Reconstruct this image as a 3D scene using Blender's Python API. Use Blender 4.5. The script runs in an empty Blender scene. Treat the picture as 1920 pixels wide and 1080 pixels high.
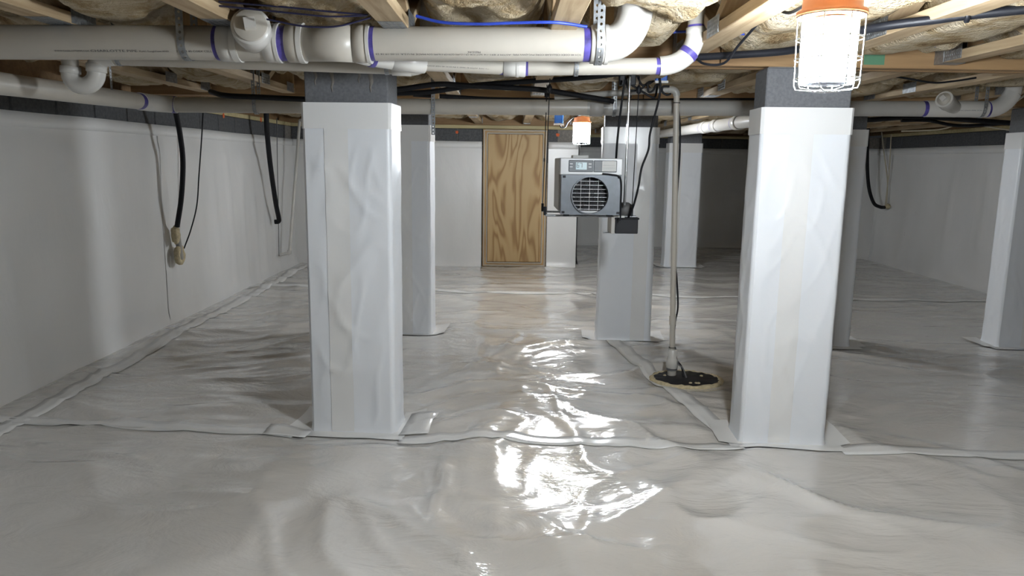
import bpy, bmesh, math, random
import numpy as np
from mathutils import Vector, Matrix, noise as mnoise

random.seed(7); rng = np.random.default_rng(7)
scene = bpy.context.scene
COL = scene.collection
PI = math.pi

# ------------------------------------------------------------------ camera, world, exposure
F_PX = 1387.0; CAM_H = 1.28
_p, _r, _y = (math.radians(v) for v in (9.72, 0.78, 0.15))
_f = Vector((math.sin(_y)*math.cos(_p), math.cos(_y)*math.cos(_p), -math.sin(_p)))
_rt = Vector((math.cos(_y), -math.sin(_y), 0)); _up = _rt.cross(_f)
CR = _rt*math.cos(_r) + _up*math.sin(_r); CU = _up*math.cos(_r) - _rt*math.sin(_r); CF = _f
cam_d = bpy.data.cameras.new('camera'); cam_d.sensor_width = 36; cam_d.lens = F_PX/1920*36
cam_d.clip_start = 0.02; cam_d.clip_end = 60
cam = bpy.data.objects.new('camera', cam_d); COL.objects.link(cam)
cam.matrix_world = Matrix(((CR.x, CU.x, -CF.x, 0), (CR.y, CU.y, -CF.y, 0), (CR.z, CU.z, -CF.z, CAM_H), (0, 0, 0, 1)))
scene.camera = cam
world = bpy.data.worlds.new('world'); scene.world = world; world.use_nodes = True
world.node_tree.nodes['Background'].inputs[0].default_value = (0.5, 0.55, 0.6, 1)
world.node_tree.nodes['Background'].inputs[1].default_value = 0.02
scene.view_settings.view_transform = 'Standard'; scene.view_settings.look = 'None'
scene.view_settings.gamma = 1; scene.view_settings.use_curve_mapping = False
scene.view_settings.exposure = 0.20
LAMP_NEAR, LAMP_FAR = 560.0, 510.0

def at(px, py, Y):
    """world point seen at photo pixel (px, py) that stands at depth Y in the room"""
    d = CR*((px-960)/F_PX) - CU*((py-540)/F_PX) + CF
    t = Y/d.y
    return Vector((d.x*t, Y, CAM_H + d.z*t))
def atx(px, py, X):
    d = CR*((px-960)/F_PX) - CU*((py-540)/F_PX) + CF
    t = X/d.x
    return Vector((X, d.y*t, CAM_H + d.z*t))

# ------------------------------------------------------------------ materials
MATS = {}
def new_mat(name):
    m = bpy.data.materials.new(name); m.use_nodes = True
    nt = m.node_tree; b = nt.nodes['Principled BSDF']
    MATS[name] = m
    return m, nt, b
def L(nt, a, b): nt.links.new(a, b)
def coords(nt, scale=(1, 1, 1), kind='Object'):
    tc = nt.nodes.new('ShaderNodeTexCoord'); mp = nt.nodes.new('ShaderNodeMapping')
    mp.inputs['Scale'].default_value = scale
    L(nt, tc.outputs[kind], mp.inputs['Vector'])
    return mp.outputs['Vector']
def noise_tex(nt, vec, scale, detail=4, rough=0.55, dist=0.0):
    n = nt.nodes.new('ShaderNodeTexNoise')
    n.inputs['Scale'].default_value = scale; n.inputs['Detail'].default_value = detail
    n.inputs['Roughness'].default_value = rough; n.inputs['Distortion'].default_value = dist
    L(nt, vec, n.inputs['Vector'])
    return n.outputs['Fac']
def ramp(nt, fac, stops):
    r = nt.nodes.new('ShaderNodeValToRGB'); e = r.color_ramp.elements
    while len(e) < len(stops): e.new(0.5)
    for i, (p, c) in enumerate(stops):
        e[i].position = p; e[i].color = (*c, 1)
    L(nt, fac, r.inputs['Fac'])
    return r.outputs['Color']
def bump(nt, b, h, strength, dist):
    bp = nt.nodes.new('ShaderNodeBump'); bp.inputs['Strength'].default_value = strength
    bp.inputs['Distance'].default_value = dist
    L(nt, h, bp.inputs['Height']); L(nt, bp.outputs['Normal'], b.inputs['Normal'])
    return bp
def plain(name, col, rough=0.5, metal=0.0, coat=0.0, var=0.06, nscale=9.0, spec=0.5):
    m, nt, b = new_mat(name)
    v = coords(nt); n = noise_tex(nt, v, nscale)
    lo = tuple(max(0, c*(1-var)) for c in col); hi = tuple(min(1, c*(1+var)) for c in col)
    L(nt, ramp(nt, n, [(0.3, lo), (0.7, hi)]), b.inputs['Base Color'])
    b.inputs['Roughness'].default_value = rough; b.inputs['Metallic'].default_value = metal
    b.inputs['Coat Weight'].default_value = coat; b.inputs['Specular IOR Level'].default_value = spec
    return m
def emit(name, col, strength):
    m, nt, b = new_mat(name)
    b.inputs['Base Color'].default_value = (*col, 1)
    b.inputs['Emission Color'].default_value = (*col, 1); b.inputs['Emission Strength'].default_value = strength
    return m
def liner(name, lo, hi, rough, scale, bstr, bdist, stretch=(1, 1, 1), spec=0.5, coat=0.0):
    m, nt, b = new_mat(name)
    v = coords(nt, stretch); n = noise_tex(nt, v, scale, 5, 0.55, 0.6)
    n2 = noise_tex(nt, v, scale*0.35, 2)
    L(nt, ramp(nt, n2, [(0.3, lo), (0.7, hi)]), b.inputs['Base Color'])
    rr = nt.nodes.new('ShaderNodeMapRange'); rr.inputs['To Min'].default_value = rough*0.8; rr.inputs['To Max'].default_value = rough*1.25
    L(nt, n, rr.inputs['Value']); L(nt, rr.outputs['Result'], b.inputs['Roughness'])
    b.inputs['Specular IOR Level'].default_value = spec; b.inputs['Coat Weight'].default_value = coat
    b.inputs['Coat Roughness'].default_value = 0.09
    bump(nt, b, n, bstr, bdist)
    return m
def wood(name, axis, lo, hi, rough=0.7):
    m, nt, b = new_mat(name)
    s = [26, 26, 26]; s[axis] = 1.6
    v = coords(nt, tuple(s)); n = noise_tex(nt, v, 1.0, 5, 0.6, 0.8)
    v2 = coords(nt, (1.3, 1.3, 1.3)); n2 = noise_tex(nt, v2, 1.2, 2)
    mx = nt.nodes.new('ShaderNodeMath'); mx.operation = 'MULTIPLY_ADD'; mx.inputs[1].default_value = 0.5
    L(nt, n2, mx.inputs[0])
    ml = nt.nodes.new('ShaderNodeMath'); ml.operation = 'MULTIPLY'; ml.inputs[1].default_value = 0.5
    L(nt, n, ml.inputs[0]); L(nt, ml.outputs[0], mx.inputs[2])
    L(nt, ramp(nt, mx.outputs[0], [(0.36, lo), (0.62, hi)]), b.inputs['Base Color'])
    b.inputs['Roughness'].default_value = rough
    bump(nt, b, n, 0.25, 0.002)
    return m

M_FLOOR = liner('floor_liner', (.63, .614, .588), (.71, .694, .668), 0.15, 2.8, 0.55, 0.035, (1, 1.9, 1), 0.6, 0.6)
M_WLIN = liner('wall_liner', (.70, .70, .69), (.80, .80, .79), 0.30, 2.6, 0.30, 0.02, (1.6, 1.6, .7), 0.5)
M_WRAP = liner('pier_wrap', (.76, .785, .82), (.82, .845, .88), 0.36, 4.0, 0.25, 0.012, (1, 1, .6), 0.5)
M_TAPE = liner('seam_tape', (.77, .772, .765), (.82, .822, .815), 0.24, 6.0, 0.15, 0.006, (1, 1, 1), 0.5)
M_BLOCK = plain('concrete_block', (.085, .088, .093), 0.9, var=.25, nscale=45)
M_BLOCKP = plain('pier_block', (.15, .155, .165), 0.9, var=.16, nscale=90)
M_MORTAR = plain('mortar', (.20, .185, .165), 0.95, var=.25, nscale=30)
M_PINE_Y = wood('pine_lengthwise', 1, (.27, .18, .095), (.54, .42, .265))
M_PINE_Z = wood('pine_upright', 2, (.34, .20, .085), (.60, .42, .21))
M_PINE_X = wood('pine_crosswise', 0, (.28, .18, .085), (.52, .40, .235))
M_LVL = wood('laminated_beam', 0, (.22, .125, .055), (.40, .25, .12))
M_OSB = plain('subfloor_board', (.19, .125, .07), 0.85, var=.5, nscale=30)
M_SILL = wood('treated_sill', 0, (.36, .30, .15), (.56, .48, .27))
M_PVC = plain('white_pvc', (.47, .44, .385), 0.36, var=.06, nscale=5)
M_PVCW = plain('bright_pvc', (.58, .565, .53), 0.26, var=.04, nscale=5)
M_PVCG = plain('grey_pvc', (.38, .37, .345), 0.38, var=.06, nscale=5)
M_PURP = plain('purple_primer', (.075, .06, .27), 0.4, var=.5, nscale=22)
M_STEEL = plain('galvanised_steel', (.34, .355, .37), 0.42, 0.8, var=.25, nscale=40)
M_CHROME = plain('bright_steel', (.7, .71, .72), 0.2, 1.0)
M_BLACK = plain('black_rubber', (.007, .0075, .010), 0.6, var=.3, spec=.3)
M_BLACKP = plain('black_plastic', (.008, .009, .013), 0.5, var=.2, spec=.35)
M_BLUEW = plain('blue_cable', (.02, .05, .36), 0.4, var=.2)
M_BLUEB = plain('blue_plastic', (.02, .13, .55), 0.35, var=.15)
M_DARKW = plain('dark_cable', (.02, .02, .06), 0.45, var=.2)
M_GREYW = plain('grey_cable', (.12, .12, .12), 0.5)
M_CREAM = plain('cream_cable', (.52, .47, .36), 0.5)
M_FOAM = plain('spray_foam', (.56, .48, .31), 0.85, var=.25, nscale=40)
M_ORANGE = plain('orange_plastic', (.72, .27, .11), 0.4, var=.06)
M_INK = plain('pipe_print', (.05, .05, .06), 0.6)
M_DGREY = plain('grey_sheet_metal', (.17, .19, .215), 0.42, 0.25, var=.12, nscale=14)
M_LGREY = plain('silver_sheet_metal', (.58, .59, .60), 0.4, 0.15, var=.05)
M_SIDE = plain('beige_sheet_metal', (.46, .44, .41), 0.45, 0.1, var=.05)
M_PANEL = plain('panel_plastic', (.14, .155, .175), 0.4)
M_LABEL = plain('white_label', (.72, .72, .70), 0.5)
M_COIL = plain('dark_coil', (.02, .021, .025), 0.4, 0.3)
M_WIRE = plain('grille_wire', (.68, .68, .68), 0.3, 0.4)
M_LCD = emit('lcd_screen', (.50, .62, .66), 0.35)
M_LED1 = emit('led_strip_near', (0.89, 0.95, 1.0), LAMP_NEAR); M_LED2 = emit('led_strip_far', (0.90, 0.95, 1.0), LAMP_FAR)
M_GREEN = plain('green_mark', (.10, .24, .14), 0.7)
M_RED = plain('orange_paint', (.62, .12, .03), 0.7)

m, nt, b = new_mat('fibreglass'); M_INS = m
v = coords(nt); n = noise_tex(nt, v, 5.5, 6, 0.65, 0.9); n2 = noise_tex(nt, v, 42, 4, 0.7)
L(nt, ramp(nt, n, [(0.30, (.20, .125, .06)), (0.42, (.40, .30, .17)), (0.54, (.56, .47, .33)), (0.75, (.64, .57, .45))]), b.inputs['Base Color'])
b.inputs['Roughness'].default_value = 0.95; b.inputs['Specular IOR Level'].default_value = 0.1
bump(nt, b, n2, 1.0, 0.03)

m, nt, b = new_mat('plywood'); M_PLY = m
v = coords(nt, (4.2, 1, 0.85)); nz = noise_tex(nt, v, 1.1, 2, 0.4, 0.5)
wv = nt.nodes.new('ShaderNodeMath'); wv.operation = 'MULTIPLY'; wv.inputs[1].default_value = 46.0
L(nt, nz, wv.inputs[0]); sn = nt.nodes.new('ShaderNodeMath'); sn.operation = 'SINE'; L(nt, wv.outputs[0], sn.inputs[0])
hm = nt.nodes.new('ShaderNodeMath'); hm.operation = 'MULTIPLY_ADD'; hm.inputs[1].default_value = .5; hm.inputs[2].default_value = .5
L(nt, sn.outputs[0], hm.inputs[0])
L(nt, ramp(nt, hm.outputs[0], [(0.0, (.31, .18, .07)), (0.3, (.43, .285, .125)), (0.8, (.49, .345, .17))]), b.inputs['Base Color'])
b.inputs['Roughness'].default_value = 0.6

# ------------------------------------------------------------------ geometry helpers
class G:
    """collects shapes; build() links them as one mesh object"""
    def __init__(s): s.v = []; s.f = []; s.sm = []
    def add(s, vs, fs, smooth=False):
        o = len(s.v); s.v.extend([tuple(p) for p in vs])
        for f in fs: s.f.append(tuple(i+o for i in f)); s.sm.append(smooth)
        return s
    def box(s, x0, x1, y0, y1, z0, z1):
        return s.add([(x0,y0,z0),(x1,y0,z0),(x1,y1,z0),(x0,y1,z0),(x0,y0,z1),(x1,y0,z1),(x1,y1,z1),(x0,y1,z1)],
                     [(0,3,2,1),(4,5,6,7),(0,1,5,4),(1,2,6,5),(2,3,7,6),(3,0,4,7)])
    def bbox(s, x0, x1, y0, y1, z0, z1, bev=0.004, seg=2):
        bm = bmesh.new(); bmesh.ops.create_cube(bm, size=1)
        for q in bm.verts: q.co = Vector((x0+(q.co.x+.5)*(x1-x0), y0+(q.co.y+.5)*(y1-y0), z0+(q.co.z+.5)*(z1-z0)))
        bmesh.ops.bevel(bm, geom=bm.edges[:], offset=bev, segments=seg, profile=.5, affect='EDGES')
        bm.verts.ensure_lookup_table(); bm.verts.index_update()
        s.add([q.co[:] for q in bm.verts], [[q.index for q in f.verts] for f in bm.faces]); bm.free()
        return s
    def obox(s, c, ax, ay, az):
        """oriented box: centre and three half-axis vectors"""
        c = Vector(c); ax, ay, az = Vector(ax), Vector(ay), Vector(az)
        vs = [c+ax*i+ay*j+az*k for k in (-1,1) for i, j in ((-1,-1),(1,-1),(1,1),(-1,1))]
        return s.add(vs, [(0,3,2,1),(4,5,6,7),(0,1,5,4),(1,2,6,5),(2,3,7,6),(3,0,4,7)])
    def beam(s, a, b, w, t, side=(1,0,0)):
        a, b = Vector(a), Vector(b); d = (b-a); sv = Vector(side).normalized()
        n = d.normalized().cross(sv).normalized(); sv = n.cross(d.normalized()).normalized()
        return s.obox((a+b)/2, d/2, sv*(w/2), n*(t/2))
    def tube(s, pts, r, seg=14, caps=True, closed=False):
        P = [Vector(p) for p in pts]; n = len(P)
        R = list(r) if hasattr(r, '__len__') else [r]*n
        T = []
        for i in range(n):
            if closed: t = P[(i+1) % n]-P[i-1]
            else: t = P[min(i+1, n-1)]-P[max(i-1, 0)]
            T.append(t.normalized() if t.length > 1e-9 else Vector((0,0,1)))
        u = T[0].orthogonal().normalized(); rings = []
        for i in range(n):
            u = (u - T[i]*u.dot(T[i]))
            u = u.normalized() if u.length > 1e-6 else T[i].orthogonal().normalized()
            w = T[i].cross(u)
            rings.append([P[i]+(u*math.cos(2*PI*k/seg)+w*math.sin(2*PI*k/seg))*R[i] for k in range(seg)])
        vs = [q for g in rings for q in g]; fs = []
        m = n if closed else n-1
        for i in range(m):
            j = (i+1) % n
            for k in range(seg):
                k2 = (k+1) % seg
                fs.append((i*seg+k, i*seg+k2, j*seg+k2, j*seg+k))
        s.add(vs, fs, True)
        if caps and not closed:
            s.add(rings[0], [tuple(range(seg-1, -1, -1))]); s.add(rings[-1], [tuple(range(seg))])
        return s
    def ringpipe(s, a, b, r0, r1, seg=28):
        """open-ended collar with thickness, from a to b"""
        a, b = Vector(a), Vector(b); d = (b-a).normalized(); u = d.orthogonal().normalized(); w = d.cross(u)
        def rg(c, r): return [c+(u*math.cos(2*PI*k/seg)+w*math.sin(2*PI*k/seg))*r for k in range(seg)]
        for q0, q1, sm in ((rg(a, r0), rg(b, r0), True), (rg(b, r0), rg(b, r1), False), (rg(b, r1), rg(a, r1), True), (rg(a, r1), rg(a, r0), False)):
            s.add(q0+q1, [(k, (k+1) % seg, seg+(k+1) % seg, seg+k) for k in range(seg)], sm)
        return s
    def lathe(s, prof, origin=(0,0,0), axis=(0,0,1), seg=28, smooth=True):
        o = Vector(origin); d = Vector(axis).normalized(); u = d.orthogonal().normalized(); w = d.cross(u)
        vs = []; fs = []; n = len(prof)
        for (r, h) in prof:
            for k in range(seg):
                a = 2*PI*k/seg; vs.append(o+d*h+(u*math.cos(a)+w*math.sin(a))*r)
        for i in range(n-1):
            for k in range(seg):
                k2 = (k+1) % seg; fs.append((i*seg+k, i*seg+k2, (i+1)*seg+k2, (i+1)*seg+k))
        fs.append(tuple(range(seg-1, -1, -1))); fs.append(tuple((n-1)*seg+k for k in range(seg)))
        return s.add(vs, fs, smooth)
    def grid(s, P, smooth=True):
        """P: array (n, m, 3)"""
        n, m = P.shape[:2]; o = len(s.v)
        s.v.extend(map(tuple, P.reshape(-1, 3).tolist()))
        ii, jj = np.meshgrid(np.arange(n-1), np.arange(m-1), indexing='ij')
        a = (ii*m+jj).ravel()+o
        fs = np.stack([a, a+m, a+m+1, a+1], 1).tolist()
        s.f.extend(map(tuple, fs)); s.sm.extend([smooth]*len(fs))
        return s
    def mesh(s, name, mat):
        me = bpy.data.meshes.new(name); me.from_pydata(s.v, [], s.f); me.update()
        me.polygons.foreach_set('use_smooth', s.sm)
        if mat: me.materials.append(mat)
        return me
    def build(s, name, mat, parent=None, base=None):
        if parent is not None: off = Vector(parent['_o'])
        else:
            A = np.array(s.v)
            off = Vector(base) if base is not None else Vector(((A[:,0].min()+A[:,0].max())/2, (A[:,1].min()+A[:,1].max())/2, A[:,2].min()))
        s.v = [(p[0]-off.x, p[1]-off.y, p[2]-off.z) for p in s.v]
        o = bpy.data.objects.new(name, s.mesh(name, mat)); COL.objects.link(o)
        o['_o'] = tuple(off); TMP.append(o)
        if parent is not None: o.parent = parent
        else: o.location = off
        return o
TMP = []
def tag(o, label=None, cat=None, group=None, kind=None):
    if label: o['label'] = label
    if cat: o['category'] = cat
    if group: o['group'] = group
    if kind: o['kind'] = kind
    return o
def thing(name, label, cat, loc, group=None, kind=None):
    o = bpy.data.objects.new(name, None); COL.objects.link(o); o.location = loc; o.empty_display_size = .1
    o['_o'] = tuple(loc); TMP.append(o)
    return tag(o, label, cat, group, kind)
def inst(name, me, parent, loc, rot=(0,0,0), scale=(1,1,1)):
    o = bpy.data.objects.new(name, me); COL.objects.link(o); o.parent = parent; o.location = loc; o.rotation_euler = rot; o.scale = scale
    return o
def smooth_path(pts, n=8):
    P = [Vector(p) for p in pts]
    if len(P) < 3: return P
    Q = [P[0]*2-P[1]] + P + [P[-1]*2-P[-2]]; out = []
    for i in range(1, len(Q)-2):
        p0, p1, p2, p3 = Q[i-1:i+3]
        for k in range(n):
            t = k/n
            out.append(.5*((2*p1)+(p2-p0)*t+(2*p0-5*p1+4*p2-p3)*t*t+(3*p1-p0-3*p2+p3)*t**3))
    out.append(P[-1]); return out
def bend(c0, corner, c1, n=10):
    """arc-like bend through a corner (quadratic)"""
    a, k, b = Vector(c0), Vector(corner), Vector(c1)
    return [a*(1-t)**2+k*2*t*(1-t)+b*t*t for t in [i/n for i in range(n+1)]]
ORD = ['first','second','third','fourth','fifth','sixth','seventh','eighth','ninth','tenth','eleventh','twelfth','thirteenth','fourteenth']

# value noise in numpy
_T = rng.random((256, 256))
def vn(x, y, sx=0, sy=0):
    x = np.asarray(x, float)+sx*17.31+50; y = np.asarray(y, float)+sy*23.7+50
    xi = np.floor(x).astype(int); yi = np.floor(y).astype(int); fx = x-xi; fy = y-yi
    fx = fx**3*(fx*(fx*6-15)+10); fy = fy**3*(fy*(fy*6-15)+10)
    a = _T[xi & 255, yi & 255]; b_ = _T[(xi+1) & 255, yi & 255]; c = _T[xi & 255, (yi+1) & 255]; d = _T[(xi+1) & 255, (yi+1) & 255]
    return (a*(1-fx)+b_*fx)*(1-fy)+(c*(1-fx)+d*fx)*fy
def fbm(x, y, o=3, s=0):
    r = 0; a = .5
    for i in range(o): r = r+a*vn(x*2**i, y*2**i, s+i, s*2+i); a *= .5
    return r/(1-.5**o)
def ridge(x, y, s=0): return 1-np.abs(2*vn(x, y, s, s+3)-1)
def sstep(a, b_, x):
    t = np.clip((x-a)/(b_-a), 0, 1); return t*t*(3-2*t)

# ------------------------------------------------------------------ layout
XL, XR = -2.65, 4.97           # side walls
YB = 9.05                      # wall with the plywood hatch
YF = 11.5                      # far recess wall
YN = -4.2                      # wall behind the camera
XJ = 0.80                      # where the hatch wall stops
ZW = 1.66                      # top of block walls
ZT = 1.72                      # underside of trusses
PIERS = [  # front-left x,y ; front-right x,y ; depth
    dict(a=(-.935, 3.362), b=(-.537, 3.334), strip=(.25, .52), label='near left block pier in glossy white wrap, mortar runs down its dark top'),
    dict(a=(1.080, 3.275), b=(1.466, 3.255), strip=(.32, .58), label='near right block pier in bright white wrap behind the big caged lamp'),
    dict(a=(-.975, 5.385), b=(-.584, 5.360), strip=(.36, .66), label='grey-looking wrapped pier half hidden behind the near left pier'),
    dict(a=(.635, 5.265), b=(1.022, 5.235), strip=(.62, .88), label='wrapped pier in the middle, right behind the hanging dehumidifier'),
    dict(a=(2.045, 5.19), b=(2.433, 5.150), strip=(.4, .66), label='shaded wrapped pier mostly hidden behind the near right pier'),
    dict(a=(3.520, 5.195), b=(3.910, 5.170), strip=(.4, .66), label='wrapped pier cut off by the right edge, its left side lit'),
    dict(a=(1.921, 9.165), b=(2.325, 9.165), strip=(.15, .4), label='farthest small white pier, right behind the upright sump discharge pipe'),
]
PD = 0.21
def pier_dist(x, y):
    d = np.full(np.shape(x), 9.)
    for p in PIERS:
        cx = (p['a'][0]+p['b'][0])/2; cy = (p['a'][1]+p['b'][1])/2+PD/2
        dx = np.maximum(np.abs(x-cx)-.2, 0); dy = np.maximum(np.abs(y-cy)-.11, 0)
        d = np.minimum(d, np.hypot(dx, dy))
    return d
SX, SY = 1.06, 4.27            # sump centre
def floor_h(x, y):
    x = np.asarray(x, float); y = np.asarray(y, float)
    wx = x+.45*(fbm(x*.9, y*.9, 2, 5)-.5)*2+.10*(fbm(x*3.1, y*3.1, 2, 25)-.5); wy = y+.45*(fbm(x*.9, y*.9, 2, 9)-.5)*2+.10*(fbm(x*3.1, y*3.1, 2, 29)-.5)
    h = .030*(fbm(wx*.8, wy*1.0, 2, 1)-.5)
    far = sstep(3.0, 4.4, y); near = 1-far
    h = h+.014*ridge(wx*.8, wy*1.5, 2)**2                                # long folds across
    h = h+far*(.020*ridge(wx*1.0+.3*wy, wy*2.9, 4)**2+.011*ridge(wx*2.1-.4*wy, wy*6.3, 33)**2)
    h = h+near*(.026*ridge((wx-wy)*.7, (wx+wy)*1.35, 6)**3+.012*ridge((wx-wy)*1.1, (wx+wy)*2.9, 36)**3)   # diagonal folds near the camera
    cen = np.exp(-((x-.1)/1.0)**2)*sstep(1.7, 2.3, y)*(1-sstep(4.9, 5.8, y))
    h = h+cen*(.030*ridge(wx*2.0+.6*wy, wy*2.0, 8)**3+.010*ridge(wx*4.6, wy*4.6-wx*2, 11)**3)
    lft = sstep(.6, 1.6, -x)*sstep(2.6, 3.4, y)
    h = h+lft*(.024*ridge(wx*1.3-wy*.6, wy*3.1, 15)**2+.012*ridge(wx*2.6, wy*6.8, 17)**2)
    rgt = sstep(1.4, 2.2, x)
    h = h*(1-.35*rgt)
    k = sstep(0, .16, pier_dist(x, y))
    ws = np.minimum(np.minimum(x-XL, XR-x), np.where(x < XJ, YB-y, YF-y)); k = k*sstep(0, .2, ws)
    k = k*sstep(.22, .34, np.hypot(x-SX, (y-SY)*1.2))
    return h*k

# ------------------------------------------------------------------ floor
def axis_pts(a, b_, fine0, fine1, fine, coarse):
    return np.unique(np.concatenate([np.arange(a, fine0, coarse), np.arange(fine0, fine1, fine), np.arange(fine1, b_, coarse), [b_]]))
gx = axis_pts(XL-.05, XR+.05, -2.6, 3.0, .022, .05); gy = axis_pts(YN, YF+.1, 1.2, 6.6, .02, .045)
X, Y = np.meshgrid(gx, gy, indexing='ij')
floor = G().grid(np.stack([X, Y, floor_h(X, Y)], 2)).build('floor', M_FLOOR, base=(0, 0, 0))
tag(floor, 'wrinkled glossy white vapour barrier sheet laid over the ground', kind='structure')
def floor_strip(x0, y0, x1, y1, w, name='seam_tape', lift=.0035, ragged=.004):
    d = Vector((x1-x0, y1-y0, 0)); Ln = d.length; d.normalize(); nrm = Vector((-d.y, d.x, 0))
    n = max(4, int(Ln/.03)); mm = max(3, int(w/.03)+1)
    s = np.linspace(0, Ln, n); t = np.linspace(-w/2, w/2, mm)
    S, T = np.meshgrid(s, t, indexing='ij')
    T = T+ragged*(vn(S*6, T*0, x0*3, y0)-.5)*2
    xx = x0+d.x*S+nrm.x*T; yy = y0+d.y*S+nrm.y*T
    g = G().grid(np.stack([xx, yy, floor_h(xx, yy)+lift], 2))
    o = g.build(name, M_TAPE, floor)
    sm = o.modifiers.new('thickness', 'SOLIDIFY'); sm.thickness = .0012; sm.offset = 1
    return o
floor_strip(XL+.05, 3.43, -.98, 3.24, .10); floor_strip(-.50, 3.22, 1.06, 3.18, .10); floor_strip(1.5, 3.16, XR-.05, 3.10, .10)
floor_strip(-2.34, 2.6, -2.40, 9.0, .11)
floor_strip(XL+.1, 7.15, XR-.1, 6.95, .11)
floor_strip(1.05, 3.35, .72, 5.2, .11)
floor_strip(-.50, 3.43, -.36, 3.42, .30, lift=.0075); floor_strip(-1.12, 3.27, -.93, 3.28, .15, lift=.0075)

# ------------------------------------------------------------------ walls with block course and liner
def liner_h(S, Z, Ln, z1, seed, off, amp):
    k = 1-.95*sstep(z1-.22, z1-.07, Z); k = k*sstep(0, .05, S)*sstep(0, .05, Ln-S)
    h = amp*(fbm(S*2.6, Z*.9, 3, seed)-.4)+amp*.9*ridge(S*3.2+.3*Z, Z*.8, seed+2)**3*k
    return off+h*k+.05*np.exp(-Z/.045)*(.5+.5*vn(S*2.5, S*0, seed))
def wall_liner(parent, p0, p1, nrm, z0=0, z1=1.505, seed=0, off=.013, amp=.012):
    d = Vector(p1)-Vector(p0); Ln = d.length; d.normalize(); n_ = Vector(nrm)
    ns = max(6, int(Ln/.045)); nz = 44
    s = np.linspace(0, Ln, ns); z = np.linspace(z0, z1, nz)
    S, Z = np.meshgrid(s, z, indexing='ij')
    h = liner_h(S, Z, Ln, z1, seed, off, amp)
    P = np.stack([p0[0]+d.x*S+n_.x*h, p0[1]+d.y*S+n_.y*h, Z], 2)
    o = G().grid(P).build('wall_liner', M_WLIN, parent)
    # tape strip along the top edge of the sheet
    s2 = np.linspace(0, Ln, ns); zt = np.array([z1-.075, z1-.04, z1+.006])
    S2, Z2 = np.meshgrid(s2, zt, indexing='ij')
    Z2 = Z2+.006*(vn(S2*1.3, Z2*0, seed+1)-.5)
    hh = off+.0035+amp*.1
    P2 = np.stack([p0[0]+d.x*S2+n_.x*hh, p0[1]+d.y*S2+n_.y*hh, Z2], 2)
    o2 = G().grid(P2).build('edge_tape', M_WLIN, parent)
    sm = o2.modifiers.new('thickness', 'SOLIDIFY'); sm.thickness = .002; sm.offset = 0
    return o
BLK = G().bbox(-.1965, .1965, -.07, .07, -.0945, .0945, .006, 1).mesh('block', M_BLOCK)
def wall(name, x0, x1, y0, y1, run, nrm, r0, r1, lo=1.262, label=None):
    """core slab (mortar) plus one visible course of blocks on the room side"""
    g = G().box(x0, x1, y0, y1, -.1, ZW-.003)
    w = g.build(name, M_MORTAR, base=((x0+x1)/2, (y0+y1)/2, -.1)); tag(w, label, kind='structure')
    n = int(round(abs(r1-r0)/.4)); o = Vector(w['_o'])
    for zc, sh in ((1.563, 0), (1.361, .2)):
        for i in range(n):
            c = min(r0, r1)+.2+.4*i+sh
            if c > max(r0, r1)-.15: continue
            if run == 'y':
                fx = x1 if nrm[0] > 0 else x0
                p = Vector((fx-nrm[0]*.061, c, zc)); rot = (0, 0, PI/2)
            else:
                fy = y1 if nrm[1] > 0 else y0
                p = Vector((c, fy-nrm[1]*.061, zc)); rot = (0, 0, 0)
            inst('block', BLK, w, p-o, rot)
    return w
wl = wall('wall_left', XL-.2, XL, YN, YB+.2, 'y', (1, 0, 0), .4, YB, label='left block wall covered with white liner below a bare grey course')
wall_liner(wl, (XL, YN, 0), (XL, YB, 0), (1, 0, 0), seed=3, amp=.016)
Zs, Ys = np.meshgrid(np.linspace(.04, 1.43, 40), np.linspace(5.60, 5.69, 4), indexing='ij')
Ys = Ys+.012*(vn(Zs*3, Zs*0)-.5)
G().grid(np.stack([XL+.0035+liner_h(Ys-YN, Zs, YB-YN, 1.505, 3, .013, .016), Ys, Zs], 2)).build('seam_tape', M_WLIN, wl)
wb = wall('wall_back', XL, XJ, YB, YB+.2, 'x', (0, -1, 0), XL, XJ, label='block wall holding the plywood hatch, white liner below')
wall_liner(wb, (XL, YB, 0), (-.36, YB, 0), (0, -1, 0), seed=6)
wall_liner(wb, (.44, YB, 0), (XJ, YB, 0), (0, -1, 0), seed=8)
wj = wall('wall_return', XJ-.2, XJ, YB+.2, YF, 'y', (1, 0, 0), YB+.2, YF, label='short return wall of the recess beside the hatch wall')
wall_liner(wj, (XJ, YB, 0), (XJ, YF, 0), (1, 0, 0), seed=10)
wf = wall('wall_far', XJ-.2, 4.1, YF, YF+.2, 'x', (0, -1, 0), XJ, 4.1, label='dim far wall of the recess, white liner below dark blocks')
wall_liner(wf, (XJ, YF, 0), (4.1, YF, 0), (0, -1, 0), seed=12)
wk = wall('wall_corner', 3.9, XR, 10.15, 10.35, 'x', (0, -1, 0), 3.9, XR, label='dim wall stub in the far right corner')
wall_liner(wk, (3.9, 10.15, 0), (XR, 10.15, 0), (0, -1, 0), seed=14)
wkr = wall('wall_corner_side', 3.9, 4.1, 10.35, YF, 'y', (-1, 0, 0), 10.35, YF, label='side of the wall stub in the far right corner')
wr = wall('wall_right', XR, XR+.2, YN, 10.35, 'y', (-1, 0, 0), 2.4, 10.15, label='right block wall with shaded white liner and bare top course')
wall_liner(wr, (XR, YN, 0), (XR, 10.15, 0), (-1, 0, 0), seed=17, amp=.018)
wn = wall('wall_near', XL-.2, XR+.2, YN-.2, YN, 'x', (0, 1, 0), 0, .1, label='block wall behind the camera')
wall_liner(wn, (XL, YN, 0), (XR, YN, 0), (0, 1, 0), seed=19)
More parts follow.
